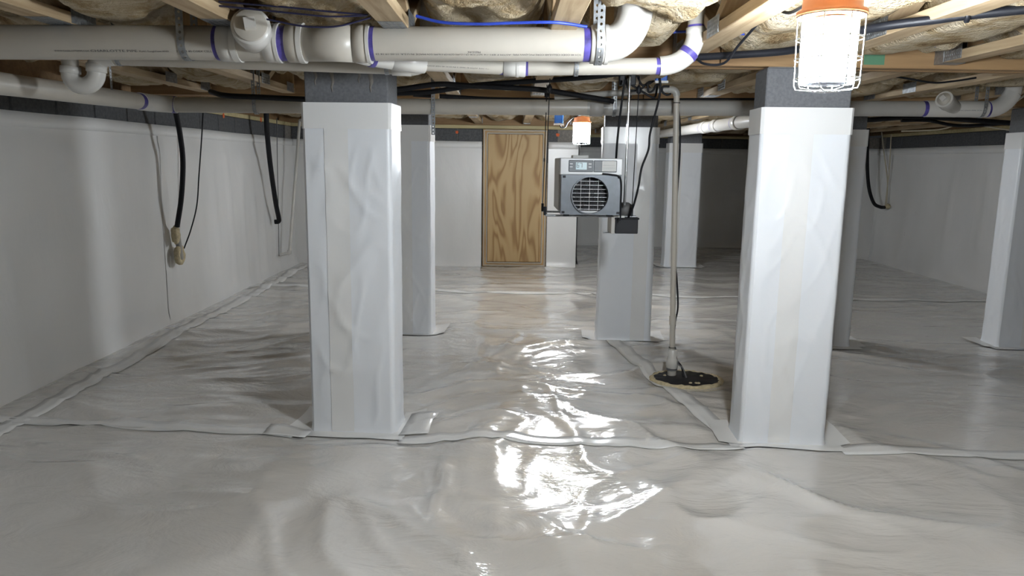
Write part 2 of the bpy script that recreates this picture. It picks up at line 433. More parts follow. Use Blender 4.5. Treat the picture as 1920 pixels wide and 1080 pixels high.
# sprayed orange dots on the blocks and sill plates
for i, (p, ax) in enumerate(((at(857, 248, YB), 0), (at(1046, 253, YB), 0), (atx(417, 217, XL), 1), (atx(550, 238, XL), 1), (atx(487, 224, XL), 1))):
    g = G(); pts = []
    for k in range(12):
        a = 2*PI*k/12; r = .022*(.7+.5*random.random())
        pts.append((0, a, r))
    if ax == 0: vs = [(p.x+math.cos(a)*r, YB-.0125, p.z+math.sin(a)*r) for _, a, r in pts]; par = wb
    else: vs = [(XL+.0125, p.y+math.cos(a)*r*1.3, p.z+math.sin(a)*r*1.3) for _, a, r in pts][::-1]; par = wl
    o = G().add(vs, [tuple(range(12))]).build('colour_mark', M_RED, par); o['label'] = 'orange spray paint dot'
def trim(name, x0, x1, y0, y1, mat, label):
    g = G().bbox(x0, x1, y0, y1, ZW, ZW+.04, .003, 1); o = g.build(name, mat); tag(o, label, kind='structure')
trim('trim_1', XL, XJ, YB-.01, YB+.13, M_SILL, 'treated timber sill plate on the hatch wall')
trim('trim_2', XL-.13, XL+.01, YN, YB-.02, M_SILL, 'treated timber sill plate on the left wall')
trim('trim_3', XR-.01, XR+.13, YN, 10.1, M_SILL, 'treated timber sill plate on the right wall')
trim('trim_4', XJ, XR, YF-.01, YF+.13, M_SILL, 'treated timber sill plate on the far wall')
# ceiling: subfloor sheets
ceil = thing('ceiling', 'brown subfloor sheets above the trusses', None, (0, 0, 2.09), kind='structure')
sheet = None
for j, y0 in enumerate(np.arange(YN-.2, YF+.3, 1.22)):
    for i in range(4):
        x0 = XL-.2+i*2.0-(1.0 if j % 2 else 0); x1 = min(x0+1.995, XR+.2); x0 = max(x0, XL-.2)
        if x1-x0 < .05: continue
        G().box(x0, x1, y0, y0+1.217, 2.09, 2.11).build('subfloor_sheet', M_OSB, ceil)
G().box(XL-.3, XR+.3, YN-.3, YF+1.4, 2.112, 2.16).build('deck', M_OSB, ceil)
# rim boards close the gap between wall top and deck
def rim(x0, x1, y0, y1, n):
    o = G().box(x0, x1, y0, y1, ZW+.04, 2.09).build('trim_%d' % n, M_LVL); tag(o, 'rim board closing the floor edge above the sill', kind='structure')
rim(XL-.13, XL-.09, YN, YB+.1, 5); rim(XL-.1, XJ, YB+.09, YB+.13, 6); rim(XR+.09, XR+.13, YN, YF, 7)
rim(XJ-.1, XR+.1, YF+.09, YF+.13, 8); rim(XL-.1, XR+.1, YN-.13, YN-.09, 9); rim(XJ-.13, XJ-.09, YB+.13, YF+.1, 10)

# ------------------------------------------------------------------ plywood hatch
dx0, dx1, dz0, dz1 = -.345, .425, .005, 1.655
door = thing('door_1', 'plywood access hatch sealed with foam in the back wall', None, ((dx0+dx1)/2, YB-.03, 0), kind='structure')
fw = .055
for (a, b_, c, d_) in ((dx0, dx0+fw, dz0, dz1), (dx1-fw, dx1, dz0, dz1), (dx0+fw, dx1-fw, dz1-fw, dz1), (dx0+fw, dx1-fw, dz0, dz0+fw)):
    G().bbox(a, b_, YB-.055, YB-.006, c, d_, .003, 1).build('frame_board', M_PINE_Z if d_-c > 1 else M_PINE_X, door)
G().bbox(dx0+fw+.004, dx1-fw-.004, YB-.040, YB-.012, dz0+fw+.004, dz1-fw-.004, .002, 1).build('plywood_panel', M_PLY, door)
G().box(dx1-fw-.022, dx1-fw-.004, YB-.058, YB-.0405, dz0+fw+.01, dz1-fw-.01).build('stop_strip', M_PINE_Z, door)
def foam_bead(pts, r, parent, name='foam_bead', seg=7, seed=0):
    P = smooth_path(pts, 3) if len(pts) > 3 else [Vector(pts[0]).lerp(Vector(pts[1]), t) for t in np.linspace(0, 1, 24)]
    rr = [r*(.75+.6*float(vn(i*.9, seed+.5))) for i in range(len(P))]
    P = [p+Vector((random.uniform(-1, 1), 0, random.uniform(-1, 1)))*r*.25 for p in P]
    return G().tube(P, rr, seg).build(name, M_FOAM if parent is not door else MATS['white_pvc'], parent)
for i, off in enumerate((.014, fw-.006)):
    a, b_, c, d_ = dx0+off, dx1-off, dz0+off, dz1-off
    for q in (((a, c), (a, d_)), ((b_, c), (b_, d_)), ((a, d_), (b_, d_)), ((a, c), (b_, c))):
        foam_bead([(q[0][0], YB-.057, q[0][1]), (q[1][0], YB-.057, q[1][1])], .0065, door, seed=i*5+int(q[0][0]*9))
for (x, z) in ((dx1-fw+.02, .95+.35), ):
    G().bbox(x-.01, x+.008, YB-.066, YB-.052, z-.02, z+.02, .002, 1).build('latch', M_BLACKP, door)

# ------------------------------------------------------------------ piers
def crease(s, z, i):
    w = .25*(fbm(s*4, z*2.5, 2, 50+i)-.5)
    return .013*(fbm(s*5, z*2.2, 3, 20+i*3)-.5)+.006*ridge(s*6+z*2.5+w*3, z*2.0-s*1.5+w, 30+i)**5+.005*ridge(s*11-z*3+w*4, z*4.5+s*2, 44+i)**4
def make_pier(p, i):
    A = Vector((*p['a'], 0)); B = Vector((*p['b'], 0)); W = (B-A).length; ux = (B-A).normalized(); uy = Vector((-ux.y, ux.x, 0))
    c = (A+B)/2+uy*(PD/2)
    t = thing('block_pier', p['label'], 'pier', c, 'wrapped block piers')
    def P(u, v_, z): return c+ux*u+uy*v_+Vector((0, 0, z))
    hw, hd = W/2-.012, PD/2-.012
    # block courses showing above and carrying the wrap
    for z0 in np.arange(0.0, 1.66, .2125):
        z1 = min(z0+.2045, 1.70)
        if z0 > 1.1 or z0 < .01:
            g = G().bbox(-hw, hw, -hd, hd, z0, z1, .005, 1)
            g.v = [tuple(P(q[0], q[1], q[2])) for q in g.v]
            g.build('block', M_BLOCKP, t)
    g = G().box(-hw+.006, hw-.006, -hd+.006, hd-.006, .002, 1.695); g.v = [tuple(P(*q)) for q in g.v]; g.build('mortar_core', M_MORTAR, t)
    # wrap
    zt = 1.52; nz = 110
    per = []
    hw2, hd2 = W/2, PD/2; cr = .012
    def side(u0, v0, u1, v1, n): return [(u0+(u1-u0)*k/n, v0+(v1-v0)*k/n) for k in range(n)]
    per += side(-hw2+cr, -hd2, hw2-cr, -hd2, 34)+side(hw2-cr, -hd2, hw2, -hd2+cr, 2)+side(hw2, -hd2+cr, hw2, hd2-cr, 12)+side(hw2, hd2-cr, hw2-cr, hd2, 2)
    per += side(hw2-cr, hd2, -hw2+cr, hd2, 10)+side(-hw2+cr, hd2, -hw2, hd2-cr, 2)+side(-hw2, hd2-cr, -hw2, -hd2+cr, 12)+side(-hw2, -hd2+cr, -hw2+cr, -hd2, 2)
    per.append(per[0])
    U = np.array(per); arc = np.concatenate([[0], np.cumsum(np.hypot(*np.diff(U, axis=0).T))])
    Z = np.linspace(0.0, zt, nz); S, ZZ = np.meshgrid(arc, Z, indexing='ij')
    nx = U/np.maximum(np.hypot(U[:, 0]/hw2, U[:, 1]/hd2)[:, None], .01); nrm = np.stack([np.sign(U[:, 0])*(np.abs(U[:, 0]) > hw2-cr*.7), np.sign(U[:, 1])*(np.abs(U[:, 1]) > hd2-cr*.7)], 1).astype(float)
    nrm /= np.maximum(np.hypot(nrm[:, 0], nrm[:, 1]), 1)[:, None]
    k = (1-.97*sstep(zt-.27, zt-.12, ZZ))*sstep(0, .08, ZZ); k = k*(.3+.7*sstep(.01, .09, np.hypot(np.abs(U[:, 0])-hw2, np.abs(U[:, 1])-hd2)))[:, None]; loop = np.minimum(S, arc[-1]-S); k = k*sstep(0, .05, loop)
    h = crease(S, ZZ, i)*k
    h = h+.012*np.exp(-ZZ/.018)
    du = U[:, None, 0]+nrm[:, None, 0]*h; dv = U[:, None, 1]+nrm[:, None, 1]*h
    PX = c.x+ux.x*du+uy.x*dv; PY = c.y+ux.y*du+uy.y*dv
    G().grid(np.stack([PX, PY, ZZ], 2)).build('liner_wrap', M_WRAP, t)
    # tape band round the top, vertical seam tape
    o_ = .0035
    g = G(); n = len(per); ring = []
    for z in (1.412, 1.525):
        ring.append([P(u*(1+o_/hw2), v_*(1+o_/hd2), z) for u, v_ in per])
    g.add(ring[0]+ring[1], [(a, a+1, n+a+1, n+a) for a in range(n-1)])
    o = g.build('top_tape', M_TAPE, t)
    u0 = -hw2+W*p['strip'][0]; u1 = -hw2+W*p['strip'][1]
    ss = np.linspace(u0, u1, 8); S2, Z2 = np.meshgrid(ss, np.linspace(.01, 1.415, nz), indexing='ij')
    s_arc = S2+hw2-cr
    k2 = (1-.97*sstep(zt-.27, zt-.12, Z2))*sstep(0, .08, Z2)*(.3+.7*sstep(.01, .09, hw2-np.abs(S2)))
    h2 = crease(s_arc, Z2, i)*k2+.012*np.exp(-Z2/.018)+.002
    vv = -hd2-h2
    g = G().grid(np.stack([c.x+ux.x*S2+uy.x*vv, c.y+ux.y*S2+uy.y*vv, Z2], 2))
    g.build('seam_tape', M_TAPE, t)
    # base tape lying on the floor round the foot
    for (u, v_, su, sv) in ((0, -hd2-.05, hw2+.06, .055), (hw2+.05, .02, .055, hd2+.05), (-hw2-.05, .02, .055, hd2+.05)):
        uu, v2 = np.meshgrid(np.linspace(u-su, u+su, 14), np.linspace(v_-sv, v_+sv, 7), indexing='ij')
        xx = c.x+ux.x*uu+uy.x*v2; yy = c.y+ux.y*uu+uy.y*v2
        zz = floor_h(xx, yy)+.005+.0012*(u > 0)+.0024*(u < 0)
        o = G().grid(np.stack([xx, yy, zz], 2)).build('base_tape', M_TAPE, t)
    return t, P, hw, hd
PO = [make_pier(p, i) for i, p in enumerate(PIERS)]
# mortar runs on two piers
for pi, us in ((0, ((.14, .10, .020), (.34, .13, .022), (.66, .09, .020), (.80, .13, .03))), (5, ((.15, .13, .03), (.4, .12, .03)))):
    t, P, hw, hd = PO[pi]
    for (u, ln, w) in us:
        uu = -hw+2*hw*u; zt = 1.70
        vs = []; n = 7
        for k in range(n):
            f = k/(n-1); ww = w*(1-f)**.8+.003
            for s_ in (-1, 0, 1): vs.append(P(uu+s_*ww*.5+.004*math.sin(k*2.1), -hd-(.004 if s_ == 0 else .0004), zt-f*ln))
        fs = [(3*k+a, 3*k+a+1, 3*k+a+4, 3*k+a+3) for k in range(n-1) for a in (0, 1)]
        o = G().add(vs, [q[::-1] for q in fs], True).build('mortar_run', M_MORTAR, t); o['label'] = 'tan mortar run'

# ------------------------------------------------------------------ girders on the pier rows
def girder(y0, y1, label):
    g = thing('girder_beam', label, 'beam', (1.1, (y0+y1)/2, 1.70))
    n = 3; w = (y1-y0)/n
    for k in range(n):
        for (a, b_) in ((XL+.02, .9-.25*k), (.905-.25*k, XR-.02)):
            G().bbox(a, b_, y0+w*k+.001, y0+w*(k+1)-.001, 1.702+.002*(k % 2), 2.085, .002, 1).build('ply_board', M_LVL, g)
    return g
girder(3.34, 3.475, 'brown laminated girder resting on the two nearest piers')
girder(5.25, 5.385, 'brown laminated girder over the second row of piers, behind the black hoses')

# ------------------------------------------------------------------ floor trusses
_mc = {}
def stick(w, ln, t, mat):
    """timber lying along local y"""
    k = (round(w, 3), round(ln, 3), round(t, 3), mat.name)
    if k not in _mc: _mc[k] = G().bbox(-w/2, w/2, -ln/2, ln/2, -t/2, t/2, .0025, 1).mesh('timber', mat)
    return _mc[k]
def plate_mesh(axis):
    g = G()
    # toothed plate: thin sheet with rows of small raised slots
    g.box(-.001, .001, -.075, .075, -.03, .03)
    for a in range(10):
        for c in range(4):
            g.box(-.0022, .0022, -.071+a*.0147, -.063+a*.0147, -.026+c*.0145, -.019+c*.0145)
    if axis == 'z': g.v = [(p[2]*1.35, p[1], p[0]) for p in g.v]
    return g.mesh('connector_plate', M_STEEL)
PLX, PLZ = plate_mesh('x'), plate_mesh('z')
TH = .355
def truss(x, y0, y1, label, plates=True, npan=None):
    t = thing('floor_truss', label, 'truss', (x, (y0+y1)/2, ZT), 'open web floor trusses')
    Ln = y1-y0
    inst('bottom_chord', stick(.089, Ln, .038, M_PINE_Y), t, (0, 0, .019))
    inst('top_chord', stick(.089, Ln, .038, M_PINE_Y), t, (0, 0, TH-.019))
    n = npan or max(2, int(round(Ln/.62))); w = Ln/n
    for k in range(n):
        a = -Ln/2+w*k; up = (k % 2 == 0)
        yA, yB = a+.05, a+w-.05
        zA, zB = (.05, TH-.05) if up else (TH-.05, .05)
        ang = math.atan2(zB-zA, yB-yA); ll = math.hypot(zB-zA, yB-yA)
        inst('web', stick(.085, ll, .036, M_PINE_Y), t, (0, (yA+yB)/2, (zA+zB)/2), (ang, 0, 0))
        if k and plates and not up or (plates and k == n-1):
            yy = a+w-.03 if k != n-1 else a+w-.11
            for s_ in (-1, 1): inst('connector_plate', PLX, t, (s_*.0455, yy, .032))
            if (k+int(x*10)) % 3 == 0: inst('connector_plate', PLZ, t, (0, yy-.12, -.0012))
    for yy in (-Ln/2+.02, Ln/2-.02):
        inst('end_post', stick(.085, .036, TH-.08, M_PINE_Z), t, (0, yy, TH/2))
    return t
TX = [-2.11+.57*k for k in range(13)]
for k, x in enumerate(TX):
    if x < 2.4: truss(x, .3, 3.33, f'pine floor truss in the nearest bay, {ORD[k]} counted from the left wall')
for k, x in enumerate(TX):
    truss(x, 3.485, 5.24, f'pine floor truss between the two girders, {ORD[k]} counted from the left wall', npan=3)
for k, x in enumerate(TX):
    yb = YB+.08 if x < XJ-.05 else YF+.08
    truss(x, 5.395, yb, f'pine floor truss in the far bay, {ORD[k]} counted from the left wall', plates=x < 3)

# ------------------------------------------------------------------ fibreglass batts between trusses
NOTCH = [(*at(px, py, Yd)[:2], r) for px, py, Yd, r in ((1190, 83, 2.65, .095), (1305, 50, 2.86, .06), (802, 100, 3.02, .06), (132, 126, 2.99, .06),
    (352, 80, 2.65, .085), (1122, 83, 2.65, .095), (369, 30, 2.78, .07), (1128, 30, 2.78, .07), (1900, 176, 4.45, .10), (1151, 203, 4.45, .07), (1838, 205, 4.45, .07), (481, 199, 4.45, .07), (193, 178, 3.85, .075))]
def batt(x0, x1, y0, y1, label, seed, zb=1.83, sag=.05):
    nu = max(10, int((x1-x0)/.026)); nv_ = max(12, int((y1-y0)/.034))
    u = np.linspace(0, 1, nu); s = np.linspace(y0, y1, nv_)
    Uu, S = np.meshgrid(u, s, indexing='ij'); XX = x0+(x1-x0)*Uu
    e = (1-np.abs(2*Uu-1)**4)*np.minimum(1, np.minimum(S-y0, y1-S)/.05)
    lump = .14*(fbm(XX*3.4, S*2.8, 3, seed)-.5)+.05*(ridge(XX*7+S, S*5.5, seed+3)-.5)+.02*(ridge(XX*15, S*14, seed+5)-.5)
    drop = .10*np.maximum(0, fbm(XX*1.6, S*1.5, 2, seed+7)-.60)*4
    Z = zb+.035*(1-e)*3-(sag+lump+drop)*e
    Z = np.clip(Z, 1.735, 2.08)
    for (nx_, ny_, nr_) in NOTCH: Z = np.maximum(Z, 2.083-(2.083-1.6)*sstep(nr_, nr_+.05, np.hypot(XX-nx_, S-ny_)))
    if y0 > 3.4 and y0 < 4: Z = np.where(np.abs(S-4.075) < .16, np.maximum(Z, 1.86), Z)
    g = G().grid(np.stack([XX, S, Z], 2)[:, ::-1])
    # sides and top so the batt is a solid pad
    top = np.stack([XX, S, np.full_like(Z, 2.085)], 2)
    g.grid(top)
    bt = np.stack([XX, S, Z], 2)
    for A, B_ in ((bt[0], top[0]), (top[-1], bt[-1]), (top[:, 0], bt[:, 0]), (bt[:, -1], top[:, -1])):
        g.grid(np.stack([A, B_], 0))
    o = g.build('insulation_batt', M_INS)
    return tag(o, label, 'insulation', 'fibreglass batts between the trusses')
gaps = [(XL+.0, TX[0])]+list(zip(TX[:-1], TX[1:]))+[(TX[-1], XR)]
def gap_lab(k): return f'left of the {ORD[k]} truss from the left wall' if k < 13 else 'right of the last truss'
for k, (a, b_) in enumerate(gaps):
    a2, b2 = a+.047, b_-.047
    if k <= 8: batt(a2, b2, .35, 3.32, f'tan fibreglass batt in the nearest bay, {gap_lab(k)}', 40+k, 1.80, .04)
    if b2-a2 > .06: batt(a2, b2, 3.50, 5.23, f'tan fibreglass batt in the middle bay, {gap_lab(k)}', 60+k, 1.84, .06)
    if b2-a2 > .06: batt(a2, b2, 5.41, (YB if b_ < XJ+.02 else YF)-.02, f'tan fibreglass batt in the far bay, {gap_lab(k)}', 80+k, 1.83, .06)

# ------------------------------------------------------------------ strongbacks and hanger boards
def board(name, a, b_, w, t, mat, label, cat='board', side=(0, 0, 1)):
    return tag(G().beam(a, b_, w, t, side).build(name, mat), label, cat)

# ------------------------------------------------------------------ caged LED lamps
def cage_lamp(P, label, tilt=(0, 0), R_=.075, H_=.185, led=None):
    """P: centre of the lower cage rim"""
    t = thing('cage_lamp', label, 'lamp', P, 'caged LED work lamps')
    ax = Vector((tilt[0], tilt[1], 1)).normalized(); P = Vector(P)
    u = ax.orthogonal().normalized(); u = (Vector((1, 0, 0))-ax*ax.x).normalized(); w = ax.cross(u)
    def q(r, a, h): return P+ax*h+(u*math.cos(a)+w*math.sin(a))*r
    rl = R_*.80
    core = G()
    core.lathe([(rl*.80, .012), (rl*.80, H_-.004)], P, ax, 16); core.build('heat_sink', M_COIL, t)
    for k in range(9):
        a = 2*PI*(k+.28)/9; hwid = rl*math.tan(PI/9)*.64
        c = q(rl, a, .012+(H_-.02)/2); rad = (u*math.cos(a)+w*math.sin(a)); tan_ = (-u*math.sin(a)+w*math.cos(a))
        G().obox(c, tan_*hwid, rad*.0025, ax*((H_-.022)/2)).build('led_strip', led, t)
    cg = G()
    for h, r in ((H_, R_*1.06), (H_*.70, R_*1.05), (H_*.42, R_*1.04), (H_*.14, R_*1.03)):
        cg.tube([q(r, 2*PI*k/28, h) for k in range(28)], .0016, 6, closed=True)
    for k in range(8):
        a = 2*PI*k/8+.2
        cg.tube([q(R_*1.06, a, H_), q(R_*1.04, a, H_*.42), q(R_*1.03, a, .012), q(R_*.97, a, .001), q(R_*.3, a, -.004), q(R_*.05, a, -.005)], .0017, 6)
    cg.tube([q(R_*.45, 2*PI*k/20, -.004) for k in range(20)], .0015, 6, closed=True)
    cg.build('wire_cage', M_CHROME, t)
    G().lathe([(R_*1.0, H_), (R_*1.09, H_+.002), (R_*1.09, H_+.012), (R_*.94, H_+.015), (R_*.91, H_+.042), (R_*.84, H_+.050), (R_*.5, H_+.054), (R_*.2, H_+.056)], P, ax, 36).build('housing', M_ORANGE, t)
    hk = smooth_path([q(.0, 0, H_+.054), q(.010, 0, H_+.058), q(.013, 0, H_+.064), q(.006, 0, H_+.070), q(-.006, 0, H_+.069), q(-.010, 0, H_+.063)], 5)
    G().tube(hk, .0025, 8).build('hook', M_CHROME, t)
    if led is M_LED2: G().tube([q(0, 0, H_+.066), q(.12, 0, H_+.095)], .002, 6).build('hanging_wire', M_STEEL, t)
    return t
YL1 = 1.85
p_bot = at(1548, 168, YL1); p_top = at(1559, 32, YL1)
ax_ = (p_top-p_bot)
lamp_near = cage_lamp(p_bot, 'big glaring orange caged work lamp hanging near the camera, before the right pier', (ax_.x/ax_.z, 0.0), .0735, ax_.length, M_LED1)
lamp_far = cage_lamp(at(1090, 270.5, 6.5), 'small distant orange caged work lamp glowing right of the plywood hatch', (0, 0), .0735, .180, M_LED2)

# ------------------------------------------------------------------ drain pipes
def text_mesh(body):
    cu = bpy.data.curves.new('print', 'FONT'); cu.body = body; cu.size = 1; cu.resolution_u = 2
    ob = bpy.data.objects.new('print', cu); COL.objects.link(ob)
    dg = bpy.context.evaluated_depsgraph_get(); me = bpy.data.meshes.new_from_object(ob.evaluated_get(dg))
    vs = np.array([v.co[:] for v in me.vertices]); fs = [tuple(p.vertices) for p in me.polygons]
    bpy.data.objects.remove(ob); bpy.data.curves.remove(cu); bpy.data.meshes.remove(me)
    return vs, fs
def print_on_pipe(parent, body, A, B, R_, ang, cap=.0075, flip=False):
    """flat lettering wrapped on a pipe running A -> B (left to right as seen)"""
    vs, fs = text_mesh(body); A, B = Vector(A), Vector(B); d = (B-A); ln = d.length; d.normalize()
    x = (vs[:, 0]-vs[:, 0].min())/(vs[:, 0].max()-vs[:, 0].min())*ln; yy = vs[:, 1]/.72*cap
    if flip: x = ln-x; yy = cap-yy
    fwd = Vector((0, -1, 0)); fwd = (fwd-d*fwd.dot(d)).normalized(); upv = d.cross(-fwd).normalized()
    if upv.z < 0: upv = -upv
    out = []
    for a, h in zip(x, yy):
        th = ang+h/R_
        out.append(A+d*a+(fwd*math.cos(th)+upv*math.sin(th))*(R_+.0005))
    o = G().add(out, fs).build('printed_text', M_INK, parent); o['label'] = 'small dark lettering'
    return o
def prim(parent, a, b_, r): return G().ringpipe(a, b_, r+.0007, r-.002).build('primer_band', M_PURP, parent)
def hub(parent, a, b_, r, mat=None, name='coupling'):
    a, b_ = Vector(a), Vector(b_); d = (b_-a); ln = d.length; d.normalize()
    return G().lathe([(r-.004, 0), (r, .002), (r, ln-.002), (r-.004, ln)], a, d, 32).build(name, mat or M_PVCW, parent)
def strap(pts, wdir, w, label, cat='strap', parent=None):
    """perforated hanger strap: real holes along a path"""
    P = [Vector(p) for p in pts]; seg = [(P[i+1]-P[i]).length for i in range(len(P)-1)]; tot = sum(seg)
    def pos(s):
        for i, l in enumerate(seg):
            if s <= l or i == len(seg)-1: return P[i].lerp(P[i+1], s/l)
            s -= l
    n = max(2, int(tot/(w*.85))); wd = Vector(wdir).normalized(); g = G()
    st = tot/n
    for k in range(n):
        s0 = k*st; vs = []
        outer = [(-.5, -.5), (0, -.5), (.5, -.5), (.5, 0), (.5, .5), (0, .5), (-.5, .5), (-.5, 0)]
        for (a, b_) in outer: vs.append(pos(min(max(s0+st*(b_+.5), 0), tot))+wd*(a*w))
        for (a, b_) in outer:
            l = math.hypot(a, b_); vs.append(pos(min(max(s0+st*.5+b_/l*w*.2, 0), tot))+wd*(a/l*w*.2))
        g.add(vs, [(i, (i+1) % 8, 8+(i+1) % 8, 8+i) for i in range(8)])
    o = g.build('pipe_strap', M_STEEL, parent)
    sm = o.modifiers.new('thickness', 'SOLIDIFY'); sm.thickness = .0016; sm.offset = 0
    if parent is None: tag(o, label, cat, 'perforated steel pipe straps')
    return o
def strap_loop(c, R_, ztop, label, w=.019, wdir=(1, 0, 0), back=True, front=True):
    """strap that comes down in front of a pipe, under it, and up behind (pipe runs along x)"""
    c = Vector(c); r = R_+.0025; pts = []
    if front: pts.append(Vector((c.x, c.y-r, ztop)))
    a0, a1 = (PI, 2*PI)
    for k in range(13):
        a = a0+(a1-a0)*k/12; pts.append(c+Vector((0, math.cos(a)*r, math.sin(a)*r)))
    if back: pts.append(Vector((c.x, c.y+r, ztop)))
    return strap(pts, wdir, w, label)

# -- big near drain
RM = .057
mA, mB = at(0, 79.0, 2.65), at(1093, 83.5, 2.65)
def M(px): return mA+(mB-mA)*(px/1093)
dm = thing('drain_pipe', 'large white drain pipe with purple joints crossing the top of the picture', 'pipe', (M(500).x, 2.65, M(500).z-RM))
XS = M(-260)
G().tube([XS, M(418)], RM, 36).build('pipe_section', M_PVC, dm)
prim(dm, M(407), M(416), RM)
hub(dm, M(414), M(446), RM+.005, M_PVCW); G().ringpipe(M(440), M(452), RM+.0075, RM).build('hub_rim', M_PVCW, dm)
G().lathe([(RM+.001, 0), (RM+.003, .02), (RM+.003, .10), (RM+.006, .13)], M(444), M(505)-M(444), 36).build('wye_body', M_PVC, dm)
# cleanout branch, leaning to the camera and up
cb = M(480); ca = (at(469, 46, 2.505)-cb)
cd = ca.normalized(); cl = ca.length
G().lathe([(RM*.8, 0), (RM*.93, cl*.45), (RM*1.10, cl*.62), (RM*1.10, cl*.92), (RM*1.06, cl*.95)], cb, cd, 32).build('cleanout_branch', M_PVCW, dm)
plug = G().lathe([(RM*.94, cl*.93), (RM*.94, cl*.985), (RM*.90, cl*.995)], cb, cd, 32).build('cleanout_plug', M_PVC, dm)
u_ = Vector((1, 0, 0)); u_ = (u_-cd*u_.dot(cd)).normalized(); w_ = cd.cross(u_)
u2 = (u_*math.cos(.2)+w_*math.sin(.2)); w2 = cd.cross(u2)
G().obox(cb+cd*(cl*.995+.009), u2*.0175, w2*.0175, cd*.011).build('square_nut', M_PVCW, plug)
hub(dm, M(498), M(526), RM+.007); G().ringpipe(M(521), M(527), RM+.0095, RM).build('hub_rim', M_PVCW, dm)
G().tube([M(520), M(548)], RM, 32).build('pipe_section', M_PVC, dm)
prim(dm, M(526), M(541), RM+.001)
hub(dm, M(540), M(572), RM+.007, M_PVC); G().ringpipe(M(563), M(572), RM+.010, RM).build('hub_rim', M_PVCW, dm)
G().lathe([(RM+.003, 0), (RM+.003, .10), (RM+.006, .175)], M(570), M(668)-M(570), 36).build('wye_body', M_PVC, dm)
hub(dm, M(665), M(695), RM+.008, M_PVC); G().ringpipe(M(690), M(696), RM+.0105, RM).build('hub_rim', M_PVCW, dm)
prim(dm, M(695), M(704), RM)
G().tube([M(690), M(1110)], RM, 36).build('pipe_section', M_PVC, dm)
prim(dm, M(1093), M(1108), RM)
hub(dm, M(1106), M(1138), RM+.007, M_PVCW); G().ringpipe(M(1132), M(1139), RM+.0095, RM).build('hub_rim', M_PVCW, dm)
ce = M(1190); eup = Vector((ce.x, ce.y, ce.z+.15))
G().tube(bend(M(1128), ce, eup, 16), [RM+.003]*17, 36).build('sweep_elbow', M_PVCW, dm)
hub(dm, eup-Vector((0, 0, .012)), eup+Vector((0, 0, .05)), RM+.009, M_PVCW)
G().tube([eup, Vector((ce.x, ce.y, 2.088))], RM, 32).build('pipe_section', M_PVC, dm)
# branch that leaves the wye down and back
RB = .0302
br = [M(612), at(690, 104, 2.73), at(762, 117, 2.82)]
G().tube(br, [RB+.010, RB+.006, RB+.003], 28).build('wye_branch', M_PVCW, dm)
prim(dm, at(694, 105, 2.735), at(703, 107, 2.745), RB+.0075)
hub(dm, at(735, 112, 2.785), at(797, 119, 2.835), RB+.0065, M_PVCW)
G().tube([at(790, 117, 2.83), at(950, 125, 2.86)], RB, 28).build('branch_pipe', M_PVC, dm)
prim(dm, at(938, 124.5, 2.86), at(945, 125, 2.86), RB)
hub(dm, at(944, 125, 2.86), at(986, 126.5, 2.86), RB+.005, M_PVCW); G().ringpipe(at(968, 126, 2.86), at(973, 126, 2.86), RB+.007, RB).build('hub_rim', M_PVCW, dm)
prim(dm, at(985, 126.5, 2.86), at(990, 126.5, 2.86), RB)
G().tube([at(980, 126.5, 2.86), at(1236, 124, 2.86)], RB, 28).build('branch_pipe', M_PVC, dm)
prim(dm, at(1229, 124, 2.86), at(1237, 124, 2.86), RB)
e1 = bend(at(1236, 124, 2.86), at(1272, 123, 2.86), at(1291, 100, 2.86), 10)
G().tube(e1, RB+.005, 28).build('elbow', M_PVCW, dm)
prim(dm, at(1287, 105, 2.86), at(1294, 96, 2.86), RB+.0055)
e2 = bend(at(1291, 100, 2.86), at(1306, 80, 2.86), at(1305, 52, 2.86), 10)
G().tube(e2, RB+.004, 28).build('elbow', M_PVCW, dm)
hub(dm, at(1305, 64, 2.86), at(1305, 51, 2.86), RB+.006, M_PVCW); prim(dm, at(1305, 51, 2.86), at(1305, 47, 2.86), RB)
vt = at(1305, 50, 2.86); G().tube([vt, Vector((vt.x, vt.y, 2.088))], RB, 28).build('branch_pipe', M_PVC, dm)
print_on_pipe(dm, 'WWW.CHARLOTTEPIPE.COM', M(115), M(179), RM, -.70, .0065)
print_on_pipe(dm, 'CHARLOTTE PIPE', M(182), M(268), RM, -.70, .0085)
print_on_pipe(dm, 'PLAC ToughTone ANSI', M(272), M(326), RM, -.70, .006)
print_on_pipe(dm, '3" SCH 40 COEX CELL', M(340), M(406), RM, -.70, .0075)
print_on_pipe(dm, 'MADE IN U.S.A. 11-05-19 16 23', M(708), M(800), RM, -.84, .0065, True)
print_on_pipe(dm, 'NOT FOR CP-112-PPS GOV-CP-116-PPS GOV', M(802), M(905), RM, -.84, .0065, True)
print_on_pipe(dm, 'PRESSURE', M(878), M(902), RM, -.68, .0065, True)
print_on_pipe(dm, 'ASTM F 891-16', M(908), M(958), RM, -.84, .0055, True)
print_on_pipe(dm, 'SCH 40 COEX CELLULAR CORE PVC-DWV PIPE', M(962), M(1088), RM, -.84, .0065, True)
print_on_pipe(dm, 'PVC-DWV PIPE ASTM D 2665 2 IN SCH 40 NSF-DWV', at(800, 119, 2.83), at(935, 126, 2.86), RB, -.45, .004, True)

